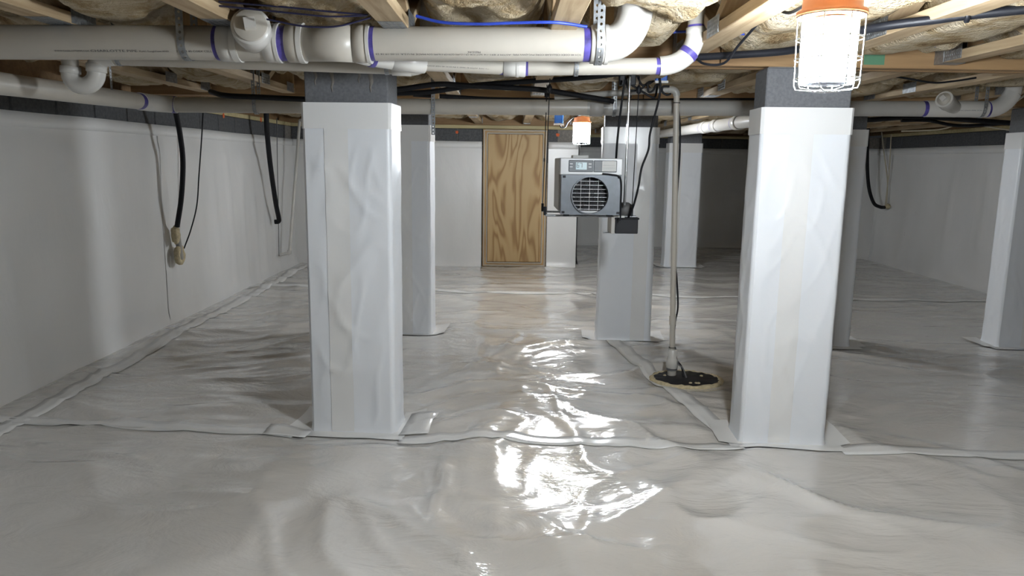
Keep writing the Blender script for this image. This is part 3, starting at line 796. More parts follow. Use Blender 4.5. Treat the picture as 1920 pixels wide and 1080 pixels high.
# -- thinner drain with trap, behind the big one
dl = thing('trap_pipe', 'thin white drain pipe running left to a U shaped trap', 'pipe', tuple(at(450, 118, 2.99)-Vector((0, 0, .1))))
tA, tB = at(205, 107, 2.99), at(752, 125, 2.99)
G().tube([tA, tB], RB, 28).build('pipe_section', M_PVC, dl)
hub(dl, at(735, 124.5, 2.99), at(772, 126, 2.99), RB+.005, M_PVCW)
G().tube(bend(at(765, 126, 2.99), at(795, 127, 2.99), at(802, 100, 3.02), 8), RB+.003, 24).build('elbow', M_PVCW, dl)
tl = at(802, 100, 3.02); G().tube([tl, Vector((tl.x, tl.y, 2.08))], RB, 20).build('riser', M_PVC, dl)
G().tube(bend(at(215, 107.5, 2.99), at(181, 106, 2.99), at(181, 126, 2.99), 8), RB+.003, 24).build('elbow', M_PVCW, dl)
hub(dl, at(181, 119, 2.99), at(181, 136, 2.99), RB+.007, M_PVCW)
ub = [at(181, 130, 2.99)]+[at(156.5+24.5*math.cos(a), 138+23*math.sin(a), 2.99) for a in np.linspace(0, PI, 13)]+[at(132, 126, 2.99)]
G().tube(ub, RB+.003, 24).build('trap_bend', M_PVCW, dl)
hub(dl, at(132, 138, 2.99), at(132, 124, 2.99), RB+.007, M_PVCW)
tt = at(132, 126, 2.99); G().tube([tt, Vector((tt.x, tt.y, 2.08))], RB, 20).build('riser', M_PVC, dl)
prim(dl, at(205, 107, 2.99), at(209, 107, 2.99), RB)

# -- second drain, along the left wall and across behind the near piers
R2 = .0445; Y2 = 4.45
d2 = thing('cross_drain_pipe', 'long white drain pipe along the left wall then across behind the near piers', 'pipe', (0, Y2, 1.53))
q0 = Vector((-1.98, 1.2, 1.520)); q1 = at(262, 190, 4.20)
G().tube([q0, q1], R2, 32).build('pipe_section', M_PVC, d2)
q2 = at(332, 196.5, Y2)
prim(d2, q1.lerp(q0, .012), q1.lerp(q0, -.004), R2)
G().tube(bend(q1, at(288, 194, Y2), q2, 10), R2+.004, 32).build('elbow', M_PVCW, d2)
q3 = at(1100, 202, Y2)
G().tube([q2, q3], R2, 32).build('pipe_section', M_PVC, d2); prim(d2, at(322, 196, Y2), at(331, 196.5, Y2), R2+.004)
hub(d2, at(1105, 202, Y2), at(1130, 202.5, Y2), R2+.005, M_PVCG)
q4 = at(1735, 204, Y2); G().tube([q3, q4], R2, 32).build('pipe_section', M_PVCG, d2)
prim(d2, at(1728, 204, Y2), at(1737, 204, Y2), R2)
G().tube([q4, at(1848, 205, Y2)], R2+.003, 32).build('wye_body', M_PVCW, d2)
c0 = at(1790, 204.5, Y2); c1 = at(1770, 186, Y2-.10)
G().tube([c0, c0.lerp(c1, .6), c0.lerp(c1, .62), c1], [R2*.95, R2*.95, R2*1.06, R2*1.06], 24).build('cleanout_branch', M_PVCW, d2)
dd = (c1-c0).normalized(); pl2 = G().lathe([(R2*.8, 0), (R2*.8, .008)], c1, dd, 20).build('cleanout_plug', M_PVC, d2)
uu_ = dd.orthogonal().normalized(); G().obox(c1+dd*.015, uu_*.014, dd.cross(uu_)*.014, dd*.008).build('square_nut', M_PVCW, pl2)
prim(d2, at(1846, 205, Y2), at(1854, 205, Y2), R2)
G().tube(bend(at(1852, 205, Y2), at(1880, 205, Y2), at(1898, 176, Y2), 10), R2+.003, 28).build('elbow', M_PVCW, d2)
ev = at(1898, 176, Y2); G().tube([ev, Vector((ev.x+.06, ev.y, 2.05))], R2, 24).build('riser', M_PVCW, d2)
print_on_pipe(d2, 'PVC DWV PIPE SCH 40', at(1790, 206, Y2), at(1838, 206, Y2), R2+.003, -.2, .006)

# -- drain running away on the right, behind the near right pier
d3 = thing('far_drain_pipe', 'white drain pipe running away between the right piers and the far wall', 'pipe', (1.75, 7, 1.55))
f0, f1 = at(1425, 224, 4.75), at(1225, 253, 9.6)
G().tube([f0, f1], R2, 28).build('pipe_section', M_PVCW, d3)
for a, b_ in ((.10, .125), (.235, .265), (.33, .36)):
    hub(d3, f0.lerp(f1, a), f0.lerp(f1, b_), R2+.006, M_PVCW); prim(d3, f0.lerp(f1, b_), f0.lerp(f1, b_+.008), R2)
# ------------------------------------------------------------------ straps
strap_loop(M(352), RM, 2.05, 'perforated strap hanging the big pipe, left of its cleanout plug', .025)
strap_loop(M(1122), RM+.009, 2.05, 'bright perforated strap round the big pipe at its right elbow', .025)
strap_loop(at(225, 107.5, 2.99), RB, 1.95, 'short strap on the thin pipe beside the U trap', .016)
strap_loop(at(726, 124, 2.99), RB, 1.95, 'strap on the thin pipe in front of the near left pier', .016)
strap_loop(at(1080, 126, 2.86), RB, 1.95, 'strap round the thin pipe under the right elbow', .016)
strap_loop(at(481, 199, Y2), R2, 1.9, 'strap on the crossing pipe left of the near left pier', .02)
strap_loop(at(1151, 203, Y2), R2, 1.9, 'strap on the crossing pipe above the dehumidifier', .02)
strap_loop(at(1838, 205, Y2), R2+.003, 1.9, 'strap on the crossing pipe at the right edge', .02)
c = at(193, 178.5, 3.85); r = R2+.002
strap([Vector((c.x+r, c.y, 1.95))]+[c+Vector((math.cos(a)*r, 0, math.sin(a)*r)) for a in np.linspace(0, -PI, 12)]+[Vector((c.x-r, c.y, 1.95))], (0, 1, 0), .018, 'strap on the pipe along the left wall, under the U trap')
s812 = at(812, 200, Y2-R2-.004)
strap([Vector((s812.x, s812.y, 1.86)), Vector((s812.x, s812.y, s812.z-.10)), Vector((s812.x, s812.y, s812.z-.16))], (1, 0, 0), .022, 'straight strap hanging over the crossing pipe beside the near left pier')
# boards
bx_ = at(815, 175, Y2+.03)
board('hanger_board', Vector((bx_.x+.008, bx_.y, 1.60)), Vector((bx_.x+.008, bx_.y, 1.80)), .035, .03, M_PINE_Z, 'small pine block behind the straight strap', side=(1, 0, 0))
for px, nm in ((369, 'upright pine stud behind the left strap of the big pipe'), (1128, 'upright pine stud behind the right strap of the big pipe')):
    c = at(px, 30, 2.78); board('hanger_stud', Vector((c.x, 2.78, 1.726)), Vector((c.x, 2.78, 2.085)), .085, .036, M_PINE_Z, nm, 'stud', (1, 0, 0))
for (p0, p1, Yd, nm) in ((610, 1040, 4.15, 'crosswise strongback board left of the middle, over the black hoses'), (1290, 1420, 4.0, 'crosswise board left of the near right pier top')):
    a, b_ = at(p0, 146, Yd), at(p1, 143, Yd); z = 1.80
    board('strongback', Vector((a.x, Yd, z)), Vector((b_.x, Yd, z)), .085, .036, M_PINE_X, nm)

# ------------------------------------------------------------------ hoses and cables
def hose(name, pts, r, mat, label, cat, seg=10, sub=8, group=None, parent=None):
    g = G().tube(smooth_path(pts, sub), r, seg); o = g.build(name, mat, parent)
    if parent is None: tag(o, label, cat, group)
    return o
hose('insulated_hose', [at(600, 178, 4.28), at(742, 168, 4.25), at(820, 158, 4.25), at(880, 161, 4.25), at(1000, 167, 4.25), at(1060, 175, 4.25), at(1150, 190, 4.32)], .0155, M_BLACK, 'thick black insulated hose dipping toward the crossing pipe above the dehumidifier', 'hose')
hose('insulated_hose', [at(600, 178, 4.4), at(742, 175, 4.35), at(800, 173, 4.33), at(850, 166, 4.31), at(900, 159, 4.28), at(1000, 152, 4.2), at(1100, 145, 4.1), at(1200, 133, 4.0)], .0145, M_BLACK, 'black hose rising to the right, under the thin white drain', 'hose')
hose('insulated_hose', [at(775, 177, 4.62), at(850, 182, 4.62), at(920, 186, 4.62), at(1010, 188, 4.62), at(1150, 190, 4.62), at(1300, 188, 4.62), at(1420, 188, 4.62)], .014, M_BLACK, 'black hose lying along the back of the crossing pipe', 'hose')
hose('insulated_hose', [at(395, 172, 4.6), at(422, 179, 4.36), at(480, 182, 4.33), at(575, 186, 4.33), at(640, 184, 4.33)], .0155, M_BLACK, 'black hose on the crossing pipe, left of the near left pier', 'hose')
hose('conduit', [at(1290, 108, 3.05), at(1380, 103, 2.95), at(1500, 92, 2.8), at(1620, 56, 2.5), at(1760, 36, 2.35), at(1810, 29, 2.3), at(1960, 14, 2.2)], .0140, M_BLACKP, 'black conduit slanting up to the right behind the big lamp', 'conduit')
cc0, cc1 = at(1808, 29.3, 2.30), at(1818, 28, 2.295)
tag(hub(None, cc0, cc1, .022, M_BLACKP, 'conduit_clamp'), 'small black clamp on the conduit at upper right', 'clamp')
hose('power_cord', [at(1303, 108, 3.0), at(1322, 120, 2.95), at(1358, 118, 2.9), at(1385, 85, 2.8), at(1425, 40, 2.65), at(1447, 17, 2.5), at(1478, 24, 2.3), at(1505, 12, 2.1), at(1550, -14, 1.93)], .0048, M_BLACKP, None, None, parent=lamp_near)
# right side hoses behind the crossing pipe
hose('insulated_hose', [at(1560, 226, 6.2), at(1625, 225, 6.1), at(1700, 220, 6.0), at(1760, 221, 6.0), at(1830, 226, 5.9), at(1900, 231, 5.8), at(1980, 236, 5.7)], .020, M_BLACK, 'black hose under the crossing pipe, right of the near right pier', 'hose')
hose('insulated_hose', [at(1690, 226, 6.0), at(1740, 226, 6.0), at(1790, 235, 6.0), at(1850, 234, 6.0), at(1920, 226, 6.0)], .013, M_BLACK, 'thinner black hose sagging below the right end of the crossing pipe', 'hose')
hose('cream_cable', [at(1690, 246, 6.4), at(1760, 243, 6.3), at(1810, 232, 6.2), at(1880, 242, 6.0), at(1960, 250, 5.9)], .006, M_CREAM, 'pale cable sagging above the right wall liner', 'cable')
hose('cream_cable', [at(1890, 198, 4.8), at(1908, 188, 4.7), at(1945, 160, 4.6)], .007, M_CREAM, 'pale cable rising at the right edge beside the riser pipe', 'cable')
# blue and dark cables under the insulation
hose('blue_cable', [at(780, 30, 2.45), at(830, 42, 2.45), at(900, 45, 2.45), at(960, 43, 2.45), at(1040, 42, 2.45), at(1100, 50, 2.5)], .005, M_BLUEW, 'blue cable sagging above the big pipe, right of centre', 'cable')
hose('blue_cable', [at(1195, 66, 3.0), at(1240, 62, 3.0), at(1290, 59, 3.0), at(1330, 57, 3.0)], .005, M_BLUEW, 'blue cable between the sweep elbow and the thin riser', 'cable')
hose('blue_cable', [at(1365, 62, 2.95), at(1400, 64, 2.95), at(1440, 67, 2.95), at(1510, 69, 2.95), at(1600, 68, 2.95), at(1670, 72, 2.98), at(1765, 88, 3.05)], .0055, M_BLUEW, 'blue cable passing behind the big lamp', 'cable')
for i, (pts, lb) in enumerate((([(410, 3), (470, 8), (540, 14), (620, 22), (690, 28)], 'topmost dark wire sagging right of the cleanout plug'),
                               ([(400, 10), (480, 18), (560, 26), (620, 31), (688, 29)], 'middle dark wire sagging right of the cleanout plug'),
                               ([(500, 36), (560, 48), (600, 51), (640, 48), (695, 33)], 'lowest dark wire dipping onto the big pipe'))):
    hose('dark_wire', [at(x, y, 2.42+.02*i) for x, y in pts], .003, M_DARKW, lb, 'wire', 6)
hose('dark_wire', [at(1655, 140, 3.9), at(1700, 147, 3.9), at(1750, 155, 3.9), at(1790, 152, 3.9), at(1830, 146, 3.9)], .005, M_BLACK, 'black wire sagging over the right bay, right of the big lamp', 'wire', 6)

# ------------------------------------------------------------------ left wall penetrations
h1 = hose('insulated_hose', [atx(322, 180, -2.42), atx(329, 208, -2.44), atx(338, 255, -2.45), atx(343, 305, -2.46), atx(340, 370, -2.49), atx(332, 425, -2.55)], .019, M_BLACK, 'thick black hose hanging down the left wall into foam', 'hose', 14)
wp = thing('wall_sleeve', 'foam sealed pipe stub on the left wall below the black hose', 'pipe stub', tuple(atx(336, 492, -2.57)))
a, b_ = atx(331, 430, -2.57), atx(339, 486, -2.57)
G().tube([a, b_], .022, 14).build('sleeve', M_PVCG, wp)
def foam_lump(c, rx, ry, rz, parent, seed, mat=M_FOAM):
    bm = bmesh.new(); bmesh.ops.create_icosphere(bm, subdivisions=3, radius=1)
    vs = []
    for q in bm.verts:
        k = 1+.28*mnoise.noise(q.co*2.3+Vector((seed, seed*.7, 0)))+.12*mnoise.noise(q.co*5+Vector((seed, 0, 1)))
        vs.append((c[0]+q.co.x*rx*k, c[1]+q.co.y*ry*k, c[2]+q.co.z*rz*k))
    bm.verts.index_update(); fs = [[q.index for q in f.verts] for f in bm.faces]; bm.free()
    return G().add(vs, fs, True).build('foam_lump', mat, parent)
fc = atx(329, 440, -2.57); foam_lump(fc, .032, .04, .07, wp, 1.3)
fr = atx(337, 478, -2.57)
rp = [Vector((fr.x, fr.y+math.cos(a)*.045, fr.z+math.sin(a)*.062)) for a in np.linspace(0, 2*PI, 15)[:-1]]
G().tube(rp, [.02*(.8+.5*random.random()) for _ in rp], 9, closed=True).build('foam_ring', M_FOAM, wp)
hose('thin_wire', [atx(381, 205, -2.44), atx(378, 260, -2.46), atx(373, 330, -2.48), atx(369, 385, -2.5), atx(358, 430, -2.55), atx(345, 466, -2.58)], .0055, M_BLACK, 'thin black wire curving down to the foam sealed stub', 'wire', 8)
h2 = hose('insulated_hose', [atx(499, 208, -2.44), atx(501, 250, -2.46), atx(507, 310, -2.49), atx(517, 380, -2.52), atx(522.5, 408, -2.53), atx(522, 415, -2.54), atx(515, 416, -2.58)], .025, M_BLACK, 'thick black hose with an elbow into the left wall near the back', 'hose', 14)
hose('grey_wire', [atx(519, 222, -2.6), atx(520, 300, -2.6), atx(522, 400, -2.6), atx(523, 480, -2.6)], .0045, M_GREYW, 'straight grey wire on the liner behind the elbowed hose', 'wire', 8)
wpv = thing('thin_white_pipe', 'thin white pipe dropping down the back left corner to a wall elbow', 'pipe', tuple(atx(545, 480, -2.5)))
pa, pb, pc = atx(562, 226, -2.42), atx(543, 474, -2.50), atx(525, 478, -2.60)
G().tube([pa, pb], .017, 14).build('pipe_section', M_PVCW, wpv); G().tube([pb+Vector((0, 0, .03)), pb, pb+(pc-pb)*.2], .024, 14).build('elbow', M_PVCW, wpv)
G().tube([pb, pc], .017, 14).build('stub', M_PVCW, wpv); G().tube([pa, pa+Vector((.10, -.02, .03))], .02, 12).build('top_elbow', M_PVCG, wpv)
# right wall
hose('black_hose', [atx(1628, 228, 4.65), atx(1626, 300, 4.68), atx(1629, 350, 4.72), atx(1638, 380, 4.76), atx(1650, 388, 4.80), atx(1658, 389, 4.88)], .022, M_BLACK, 'black hose curving down into the right wall', 'hose', 12)
foam_lump(atx(1664, 387, 4.92), .03, .05, .035, tag(thing('hose_seal', 'foam sealed hose entry on the right wall', 'foam seal', tuple(atx(1664, 392, 4.93)))), 2.2)
for i, pts in enumerate(([(1653, 248), (1658, 290), (1664, 340), (1662, 384)], [(1671, 252), (1668, 310), (1664, 350), (1660, 384)])):
    hose('cream_cable', [atx(x, y, 4.9) for x, y in pts], .008, M_CREAM, ('left', 'right')[i]+' one of two pale cables hanging on the right wall', 'cable', 8)

# ------------------------------------------------------------------ dehumidifier
YD = 4.0
o0 = at(1052, 402, YD); DX0 = o0.x; DZ0 = o0.z; DW = .322; DHh = .300; DD = .50
dh = thing('dehumidifier', 'grey dehumidifier hanging in mid air, screen reading 67', 'dehumidifier', (DX0+DW/2, YD+DD/2, DZ0))
x0, x1, z0, z1 = DX0, DX0+DW, DZ0, DZ0+DHh
G().bbox(x0-.012, x1, YD+.09, YD+DD, z0+.012, z1, .006).build('cabinet', M_SIDE, dh)
G().bbox(x0-.010, x1+.001, YD+.006, YD+.092, z1-.088, z1+.001, .004).build('top_fascia', M_LGREY, dh)
cp = G().bbox(x0+.035, x0+.165, YD-.002, YD+.008, z1-.072, z1-.010, .003, 1).build('control_panel', M_PANEL, dh)
G().bbox(x0+.072, x0+.131, YD-.004, YD+.0, z1-.060, z1-.022, .001, 1).build('screen', M_LCD, cp)
# digits 6 7 as segment bars
def digit(segs, cx, cz, w, h, parent):
    g = G(); t = .0022
    S_ = dict(a=(cx-w/2, cx+w/2, cz+h/2-t, cz+h/2), g=(cx-w/2, cx+w/2, cz-t/2, cz+t/2), d=(cx-w/2, cx+w/2, cz-h/2, cz-h/2+t),
              f=(cx-w/2, cx-w/2+t, cz, cz+h/2), e=(cx-w/2, cx-w/2+t, cz-h/2, cz), b=(cx+w/2-t, cx+w/2, cz, cz+h/2), c=(cx+w/2-t, cx+w/2, cz-h/2, cz))
    for s_ in segs: a_, b2, c2, d3_ = S_[s_]; g.box(a_, b2, YD-.0055, YD-.0035, c2, d3_)
    g.build('digit', M_INK, parent)
digit('acdefg', x0+.083, z1-.037, .012, .024, cp); digit('abc', x0+.100, z1-.037, .012, .024, cp)
for (bx, bz) in ((.048, .030), (.048, .046), (.148, .030), (.148, .046)):
    G().bbox(x0+bx-.008, x0+bx+.008, YD-.0045, YD-.001, z1-bz-.003, z1-bz+.003, .001, 1).build('button', M_LGREY, cp)
ap = G().bbox(x0+.168, x0+.292, YD-.002, YD+.008, z1-.072, z1-.010, .003, 1).build('access_panel', M_PANEL, dh)
lb = G().bbox(x0+.213, x0+.288, YD-.0035, YD-.001, z1-.068, z1-.013, .0008, 1).build('rating_label', M_LABEL, ap)
for k in range(6): G().box(x0+.218, x0+.283, YD-.0042, YD-.0034, z1-.022-.008*k, z1-.0208-.008*k).build('text_line', M_PANEL, lb)
# front plate with a round opening
px0, px1, pz0, pz1 = x0-.002, x1-.004, z0, z1-.088
cx, cz, Rr = x0+.153, z0+.104, .101
g = G(); N = 64; inner = []; outer = []
for k in range(N):
    a = 2*PI*k/N; ca_, sa = math.cos(a), math.sin(a); inner.append((cx+Rr*ca_, cz+Rr*sa))
    tt_ = min([((px1-cx)/ca_ if ca_ > 1e-6 else 9), ((px0-cx)/ca_ if ca_ < -1e-6 else 9), ((pz1-cz)/sa if sa > 1e-6 else 9), ((pz0-cz)/sa if sa < -1e-6 else 9)])
    outer.append((cx+ca_*tt_, cz+sa*tt_))
for corner in ((px0, pz0), (px1, pz0), (px1, pz1), (px0, pz1)):
    k = min(range(N), key=lambda i: math.hypot(outer[i][0]-corner[0], outer[i][1]-corner[1])); outer[k] = corner
vf = [(p[0], YD, p[1]) for p in outer]+[(p[0], YD, p[1]) for p in inner]+[(p[0], YD+.088, p[1]) for p in outer]+[(p[0], YD+.088, p[1]) for p in inner]
fs = []
for k in range(N):
    j = (k+1) % N; fs += [(k, j, N+j, N+k), (2*N+k, 3*N+k, 3*N+j, 2*N+j), (k, 2*N+k, 2*N+j, j), (N+k, N+j, 3*N+j, 3*N+k)]
g.add(vf, fs); fp = g.build('front_plate', M_DGREY, dh)
G().ringpipe((cx, YD-.018, cz), (cx, YD+.05, cz), Rr+.001, Rr-.004, 56).build('duct_collar', M_DGREY, dh)
G().box(cx-Rr, cx+Rr, YD+.075, YD+.08, cz-Rr, cz+Rr).build('coil_back', M_COIL, dh)
fins = G()
for k in range(34): fins.box(cx-Rr+.003+k*.006, cx-Rr+.0045+k*.006, YD+.060, YD+.075, cz-Rr+.01, cz+Rr-.004)
fins.build('coil_fins', M_COIL, dh)['kind'] = 'stuff'
def chord(v_): return math.sqrt(max(0, (Rr-.004)**2-v_*v_))
for k in range(8):
    v_ = -.076+.0215*k; w = chord(v_)
    G().tube([(cx-w, YD+.030, cz+v_), (cx+w, YD+.030, cz+v_)], .0016, 6).build('grille_bar', M_WIRE, dh)
for k in range(3):
    v_ = -.047+.047*k; w = chord(v_)
    G().tube([(cx+v_, YD+.033, cz-w), (cx+v_, YD+.033, cz+w)], .0016, 6).build('grille_bar', M_WIRE, dh)
G().bbox(cx-.055, cx+.055, YD+.02, YD+.045, cz-Rr+.004, cz-Rr+.018, .003, 1).build('drip_lip', M_LGREY, dh)
for (sx, sz) in ((px0+.014, pz1-.010), (px1-.012, pz1-.010), (px0+.012, pz0+.012), (px1-.012, pz0+.012)):
    G().bbox(sx-.008, sx+.008, YD-.003, YD+.002, sz-.006, sz+.006, .001, 1).build('corner_clip', M_BLACKP, fp)
for (sx) in (x0+.03, x0+.265): G().bbox(sx-.016, sx+.016, YD+.02, YD+.06, z0-.010, z0+.001, .002, 1).build('rubber_foot', M_BLACK, dh)
G().bbox(x0+.08, x0+.17, YD+.30, YD+.42, z1, z1+.018, .002, 1).build('top_box', M_LABEL, dh)
hose('', [(x0+.215, YD-.006, z1-.080), (x0+.26, YD-.012, z1-.084), (x0+.305, YD-.010, z1-.095), (x0+.318, YD-.008, z1-.14), (x0+.319, YD-.006, z0+.05), (x0+.32, YD-.004, z0-.03)], .0045, M_BLACK, None, None, parent=dh).name = 'drain_hose'
# cradle: two bars under the unit, hung on cables
for i, yy in enumerate((YD+.10, YD+.42)):
    cr_ = thing('hanger_bar', ('front', 'rear')[i]+' steel bar under the hanging dehumidifier', 'hanger bar', (x0+.16, yy, z0-.012))
    G().tube([(x0-.075, yy, z0-.014), (x1+.10, yy, z0-.014)], .006, 10).build('rod', M_STEEL, cr_)
    G().tube(smooth_path([(x0-.07, yy, z0-.014), (x0-.083, yy, z0-.005), (x0-.083, yy, z0+.03)], 5), .006, 10).build('upturn', M_STEEL, cr_)
    for (xx, s_) in ((x0-.083, 'left'), (x1+.075, 'right')):
        hg = thing('hanger_cable', ('front', 'rear')[i]+f' {s_} black hanging cable of the dehumidifier', 'cable', (xx, yy, z0-.01))
        G().tube([(xx, yy, z0-.01), (xx+.012, yy, ZT+.02)], .0025, 8).build('rope', M_BLACK, hg)
        G().tube([(xx, yy, z0-.012), (xx, yy, z0+.035)], .008, 10).build('ratchet', M_BLACKP, hg)
        G().lathe([(.004, 0), (.012, .006), (.014, .03), (.006, .045)], (xx+.011, yy, ZT-.075), (0, 0, 1), 14).build('pulley', M_BLACKP, hg)
rd = at(1180, 172, 4.05); rb = at(1171, 385, 4.05)
tag(G().tube([(rb.x, 4.05, rb.z), (rd.x, 4.05, ZT+.01)], .0065, 12).build('threaded_rod', M_CHROME), 'bright steel rod hanging right of the dehumidifier', 'rod')

# condensate pump
YP = 4.06; p0 = at(1153, 438, YP); p1 = at(1197, 410, YP)
pm = thing('condensate_pump', 'small black condensate pump hanging at the lower right of the dehumidifier', 'pump', ((p0.x+p1.x)/2, YP+.08, p0.z-.004))
G().bbox(p0.x, p1.x, YP, YP+.16, p0.z, p1.z, .004).build('tank', M_BLACKP, pm)
G().bbox(p0.x-.004, p1.x+.005, YP-.004, YP+.164, p1.z-.006, p1.z+.004, .002, 1).build('lid', M_BLACK, pm)
G().bbox(p0.x-.022, p0.x-.001, YP+.002, YP+.16, p0.z-.002, p1.z+.008, .002, 1).build('bracket', M_SIDE, pm)
mc = Vector(((p0.x+p1.x)/2+.0, YP+.09, p1.z+.004))
G().lathe([(.046, 0), (.046, .045), (.040, .066), (.022, .078), (.004, .081)], mc, (0, 0, 1), 24).build('motor_cover', M_GREYW, pm)
G().bbox(p0.x-.01, p0.x+.05, YP+.0, YP+.03, p1.z+.004, p1.z+.014, .001, 1).build('inlet_cap', M_LABEL, pm)
tag(G().tube([(p0.x-.05, YP+.13, p0.z-.006), (p1.x+.01, YP+.13, p0.z-.006)], .004, 8).build('support_wire', M_STEEL), 'thin steel wire under the condensate pump', 'wire')

# power cords by the ceiling
hose('power_cord', [at(1172, 150, 4.0), at(1168, 175, 4.0), at(1161, 230, 4.0), at(1157, 270, 4.02), at(1155, 300, 4.1)], .006, M_BLACK, None, None, parent=dh)
hose('power_cord', [at(1237, 142, 4.0), at(1238, 170, 4.0), at(1232, 200, 4.0), at(1219, 250, 4.0), at(1216, 280, 4.0), at(1203, 315, 4.0), at(1197, 350, 4.0), at(1188, 385, 4.03), at(1178, 408, 4.1)], .006, M_BLACK, None, None, parent=pm)
for i, (pts, lb) in enumerate((([(1172, 145), (1180, 168), (1200, 168), (1215, 155), (1232, 150)], 'coiled black cord nearest the hanging rod'),
                 ([(1195, 142), (1205, 160), (1225, 152), (1236, 138)], 'upper black cord looping below the thin drain'),
                 ([(1185, 160), (1205, 172), (1218, 180), (1228, 182), (1233, 160)], 'lowest dangling loop of black cord beside the blue box'),
                 ([(1214, 158), (1216, 172), (1224, 170), (1230, 160), (1240, 158)], 'short black cord hook left of the discharge elbow'),
                 ([(1255, 162), (1243, 163), (1242, 172), (1250, 178), (1258, 176)], 'black cord hook hanging on the discharge pipe'))):
    hose('looped_cable', [at(x, y, 4.15-.02*i) for x, y in pts], .0058, M_BLACK, lb, 'cable', 8)
for (px, py, nm) in ((1166, 150, 'dark plug at the ceiling left of the hanging rod'), (1186, 150, 'dark plug at the ceiling right of the hanging rod')):
    c = at(px, py, 4.1); tag(G().bbox(c.x-.016, c.x+.016, c.y-.02, c.y+.02, c.z-.03, c.z+.045, .005, 2).build('power_plug', M_BLACKP), nm, 'plug')
def blue_box(px, py, Yd, s, nm):
    c = at(px, py, Yd); t = thing('electrical_box', nm, 'junction box', (c.x, c.y, c.z-s*.5), 'blue electrical boxes')
    G().bbox(c.x-s*.5, c.x+s*.5, c.y, c.y+s*.7, c.z-s*.5, c.z+s*.6, .004, 1).build('box_shell', M_BLUEB, t)
    G().bbox(c.x-s*.58, c.x+s*.58, c.y-.006, c.y+.001, c.z-s*.62, c.z-s*.42, .001, 1).build('cover_edge', M_LABEL, t)
blue_box(1241, 142, 4.02, .06, 'blue electrical box at the ceiling above the discharge pipe')
blue_box(1048, 224, 6.4, .075, 'blue electrical box beside the distant lamp')
hose('power_cord', [at(1050, 230, 6.4), at(1052, 239, 6.4), at(1060, 238, 6.4), at(1066, 228, 6.42), at(1078, 219, 6.45), at(1090, 222, 6.5)], .005, M_BLACK, None, None, 8, parent=lamp_far)

# ------------------------------------------------------------------ sump with discharge pipe
sp = thing('sump_lid', 'black sump lid set in a ring of tan foam on the floor', 'sump lid', (SX, SY, 0))
g = G(); N = 44
def ell(r, k, n): a = 2*PI*k/n; return (SX+r*math.cos(a), SY+r*.80*math.sin(a))
prof = [(.195, -.004), (.197, .012), (.190, .017), (.05, .019), (.002, .019)]
vs = []; 
for (r, z) in prof: vs += [(*ell(r*(1+.02*math.sin(k*1.7)), k, N), z+(.003*math.sin(k*2.3) if .1 < r < .192 else 0)) for k in range(N)]
fs = [(i*N+k, i*N+(k+1) % N, (i+1)*N+(k+1) % N, (i+1)*N+k) for i in range(len(prof)-1) for k in range(N)]
g.add(vs, fs, True).build('lid', M_BLACKP, sp)
rp = [Vector((*ell(.203, k, 60), .006)) for k in range(60)]
G().tube(rp, [.014*(.7+.7*random.random()) for _ in rp], 8, closed=True).build('foam_ring', M_FOAM, sp)
ds = thing('discharge_pipe', 'upright grey discharge pipe rising from the sump lid to the ceiling', 'pipe', (.99, 4.33, .019))
b0 = Vector((.985, 4.325, .019)); YS = 4.325; top = at(1269, 168, YS)
def V(z): return b0.lerp(Vector((top.x, YS, top.z)), (z-b0.z)/(top.z-b0.z))
G().tube([V(.019), V(.06)], .026, 18).build('base_pipe', M_PVC, ds)
G().lathe([(.026, 0), (.030, .004), (.030, .012), (.034, .02), (.036, .05), (.034, .07), (.027, .085), (.027, .13), (.024, .133)], V(.045), (0, 0, 1), 24).build('check_valve', M_PVCW, ds)
G().ringpipe(V(.052), V(.066), .0335, .028).build('hose_clamp', M_GREYW, ds)
G().tube([V(.15), V(top.z-.02)], .0165, 20).build('pipe_section', M_PVC, ds)
G().tube([V(.33), V(.385)], .020, 20).build('coupling', M_PVC, ds)
hl = at(1040, 182, 4.42)
G().tube(bend(V(top.z-.035), Vector((top.x, YS, top.z+.004)), Vector((top.x-.05, YS, top.z)), 8), .020, 18).build('elbow', M_PVCG, ds)
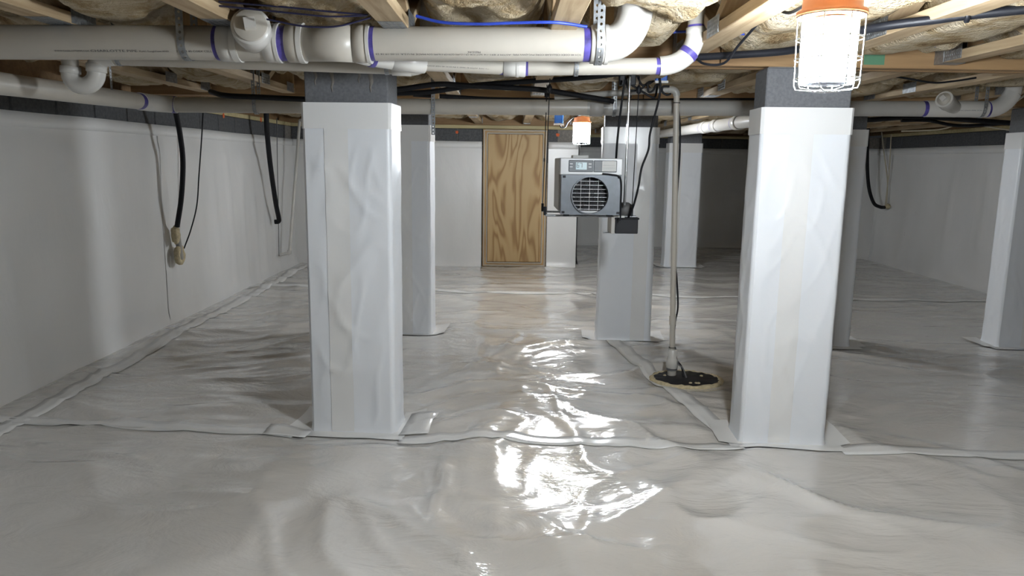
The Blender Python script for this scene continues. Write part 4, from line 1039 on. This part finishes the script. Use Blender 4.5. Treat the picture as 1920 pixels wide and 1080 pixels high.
G().tube([Vector((top.x-.04, YS, top.z)), hl], .0165, 18).build('top_run', M_PVCG, ds)
for z in (.19, 1.62): G().tube([V(z)+Vector((math.cos(a)*.019, math.sin(a)*.019, 0)) for a in np.linspace(0, 2*PI, 14)[:-1]], .0022, 6, closed=True).build('cable_tie', M_BLACK, ds)
cb_ = [at(1272, 205, 4.36), at(1275, 240, 4.38), at(1274, 300, 4.36), at(1267, 400, 4.36), at(1265, 480, 4.35), at(1269, 525, 4.35), at(1271, 575, 4.35), at(1266, 605, 4.35), at(1262, 650, 4.35), at(1267, 672, 4.33), at(1278, 688, 4.31), Vector((1.045, 4.28, .02))]
hose('pump_cable', cb_, .0055, M_BLACK, 'black pump cable tied along the discharge pipe', 'cable', 8)
hose('float_cable', [V(.19)+Vector((.02, 0, 0)), at(1270, 680, 4.3), at(1280, 690, 4.28), Vector((1.06, 4.26, .021))], .004, M_GREYW, 'short grey cable arching onto the sump lid', 'cable', 8)
# bits of foam and grit on the lid
for i, (px, py) in enumerate(((1290, 716), (1300, 722), (1322, 704), (1345, 712), (1252, 700), (1305, 712))):
    p = at(px, py, 4.25); foam_lump((SX+(px-1290)/1387*4.4, SY+(-.11 if py > 710 else .04), .019), .009, .009, .006, sp, i*1.1)
# hanger bracket with flat green patch and metal hanger on the near girder
c = at(1640, 102, 3.338)
o = G().box(c.x-.045, c.x+.045, 3.3385-.0015, 3.3385, 1.715, 1.79).build('colour_mark', M_GREEN); tag(o, 'flat green patch on the near girder behind the big lamp', 'paint mark')
for i, x in enumerate(TX[:8]):
    t = thing('joist_hanger', f'galvanised hanger joining the {ORD[i]} truss from the left to the near girder', 'hanger', (x, 3.32, ZT-.003), 'truss hangers on the near girder')
    G().box(x-.047, x+.047, 3.27, 3.338, ZT-.0025, ZT-.0008).build('seat', M_STEEL, t)
    for s_ in (-1, 1): G().box(x+s_*.0475-.001, x+s_*.0475+.001, 3.27, 3.338, ZT-.002, ZT+.16).build('side_flange', M_STEEL, t)

# ------------------------------------------------------------------ tidy helper data
for o in TMP:
    if '_o' in o: del o['_o']
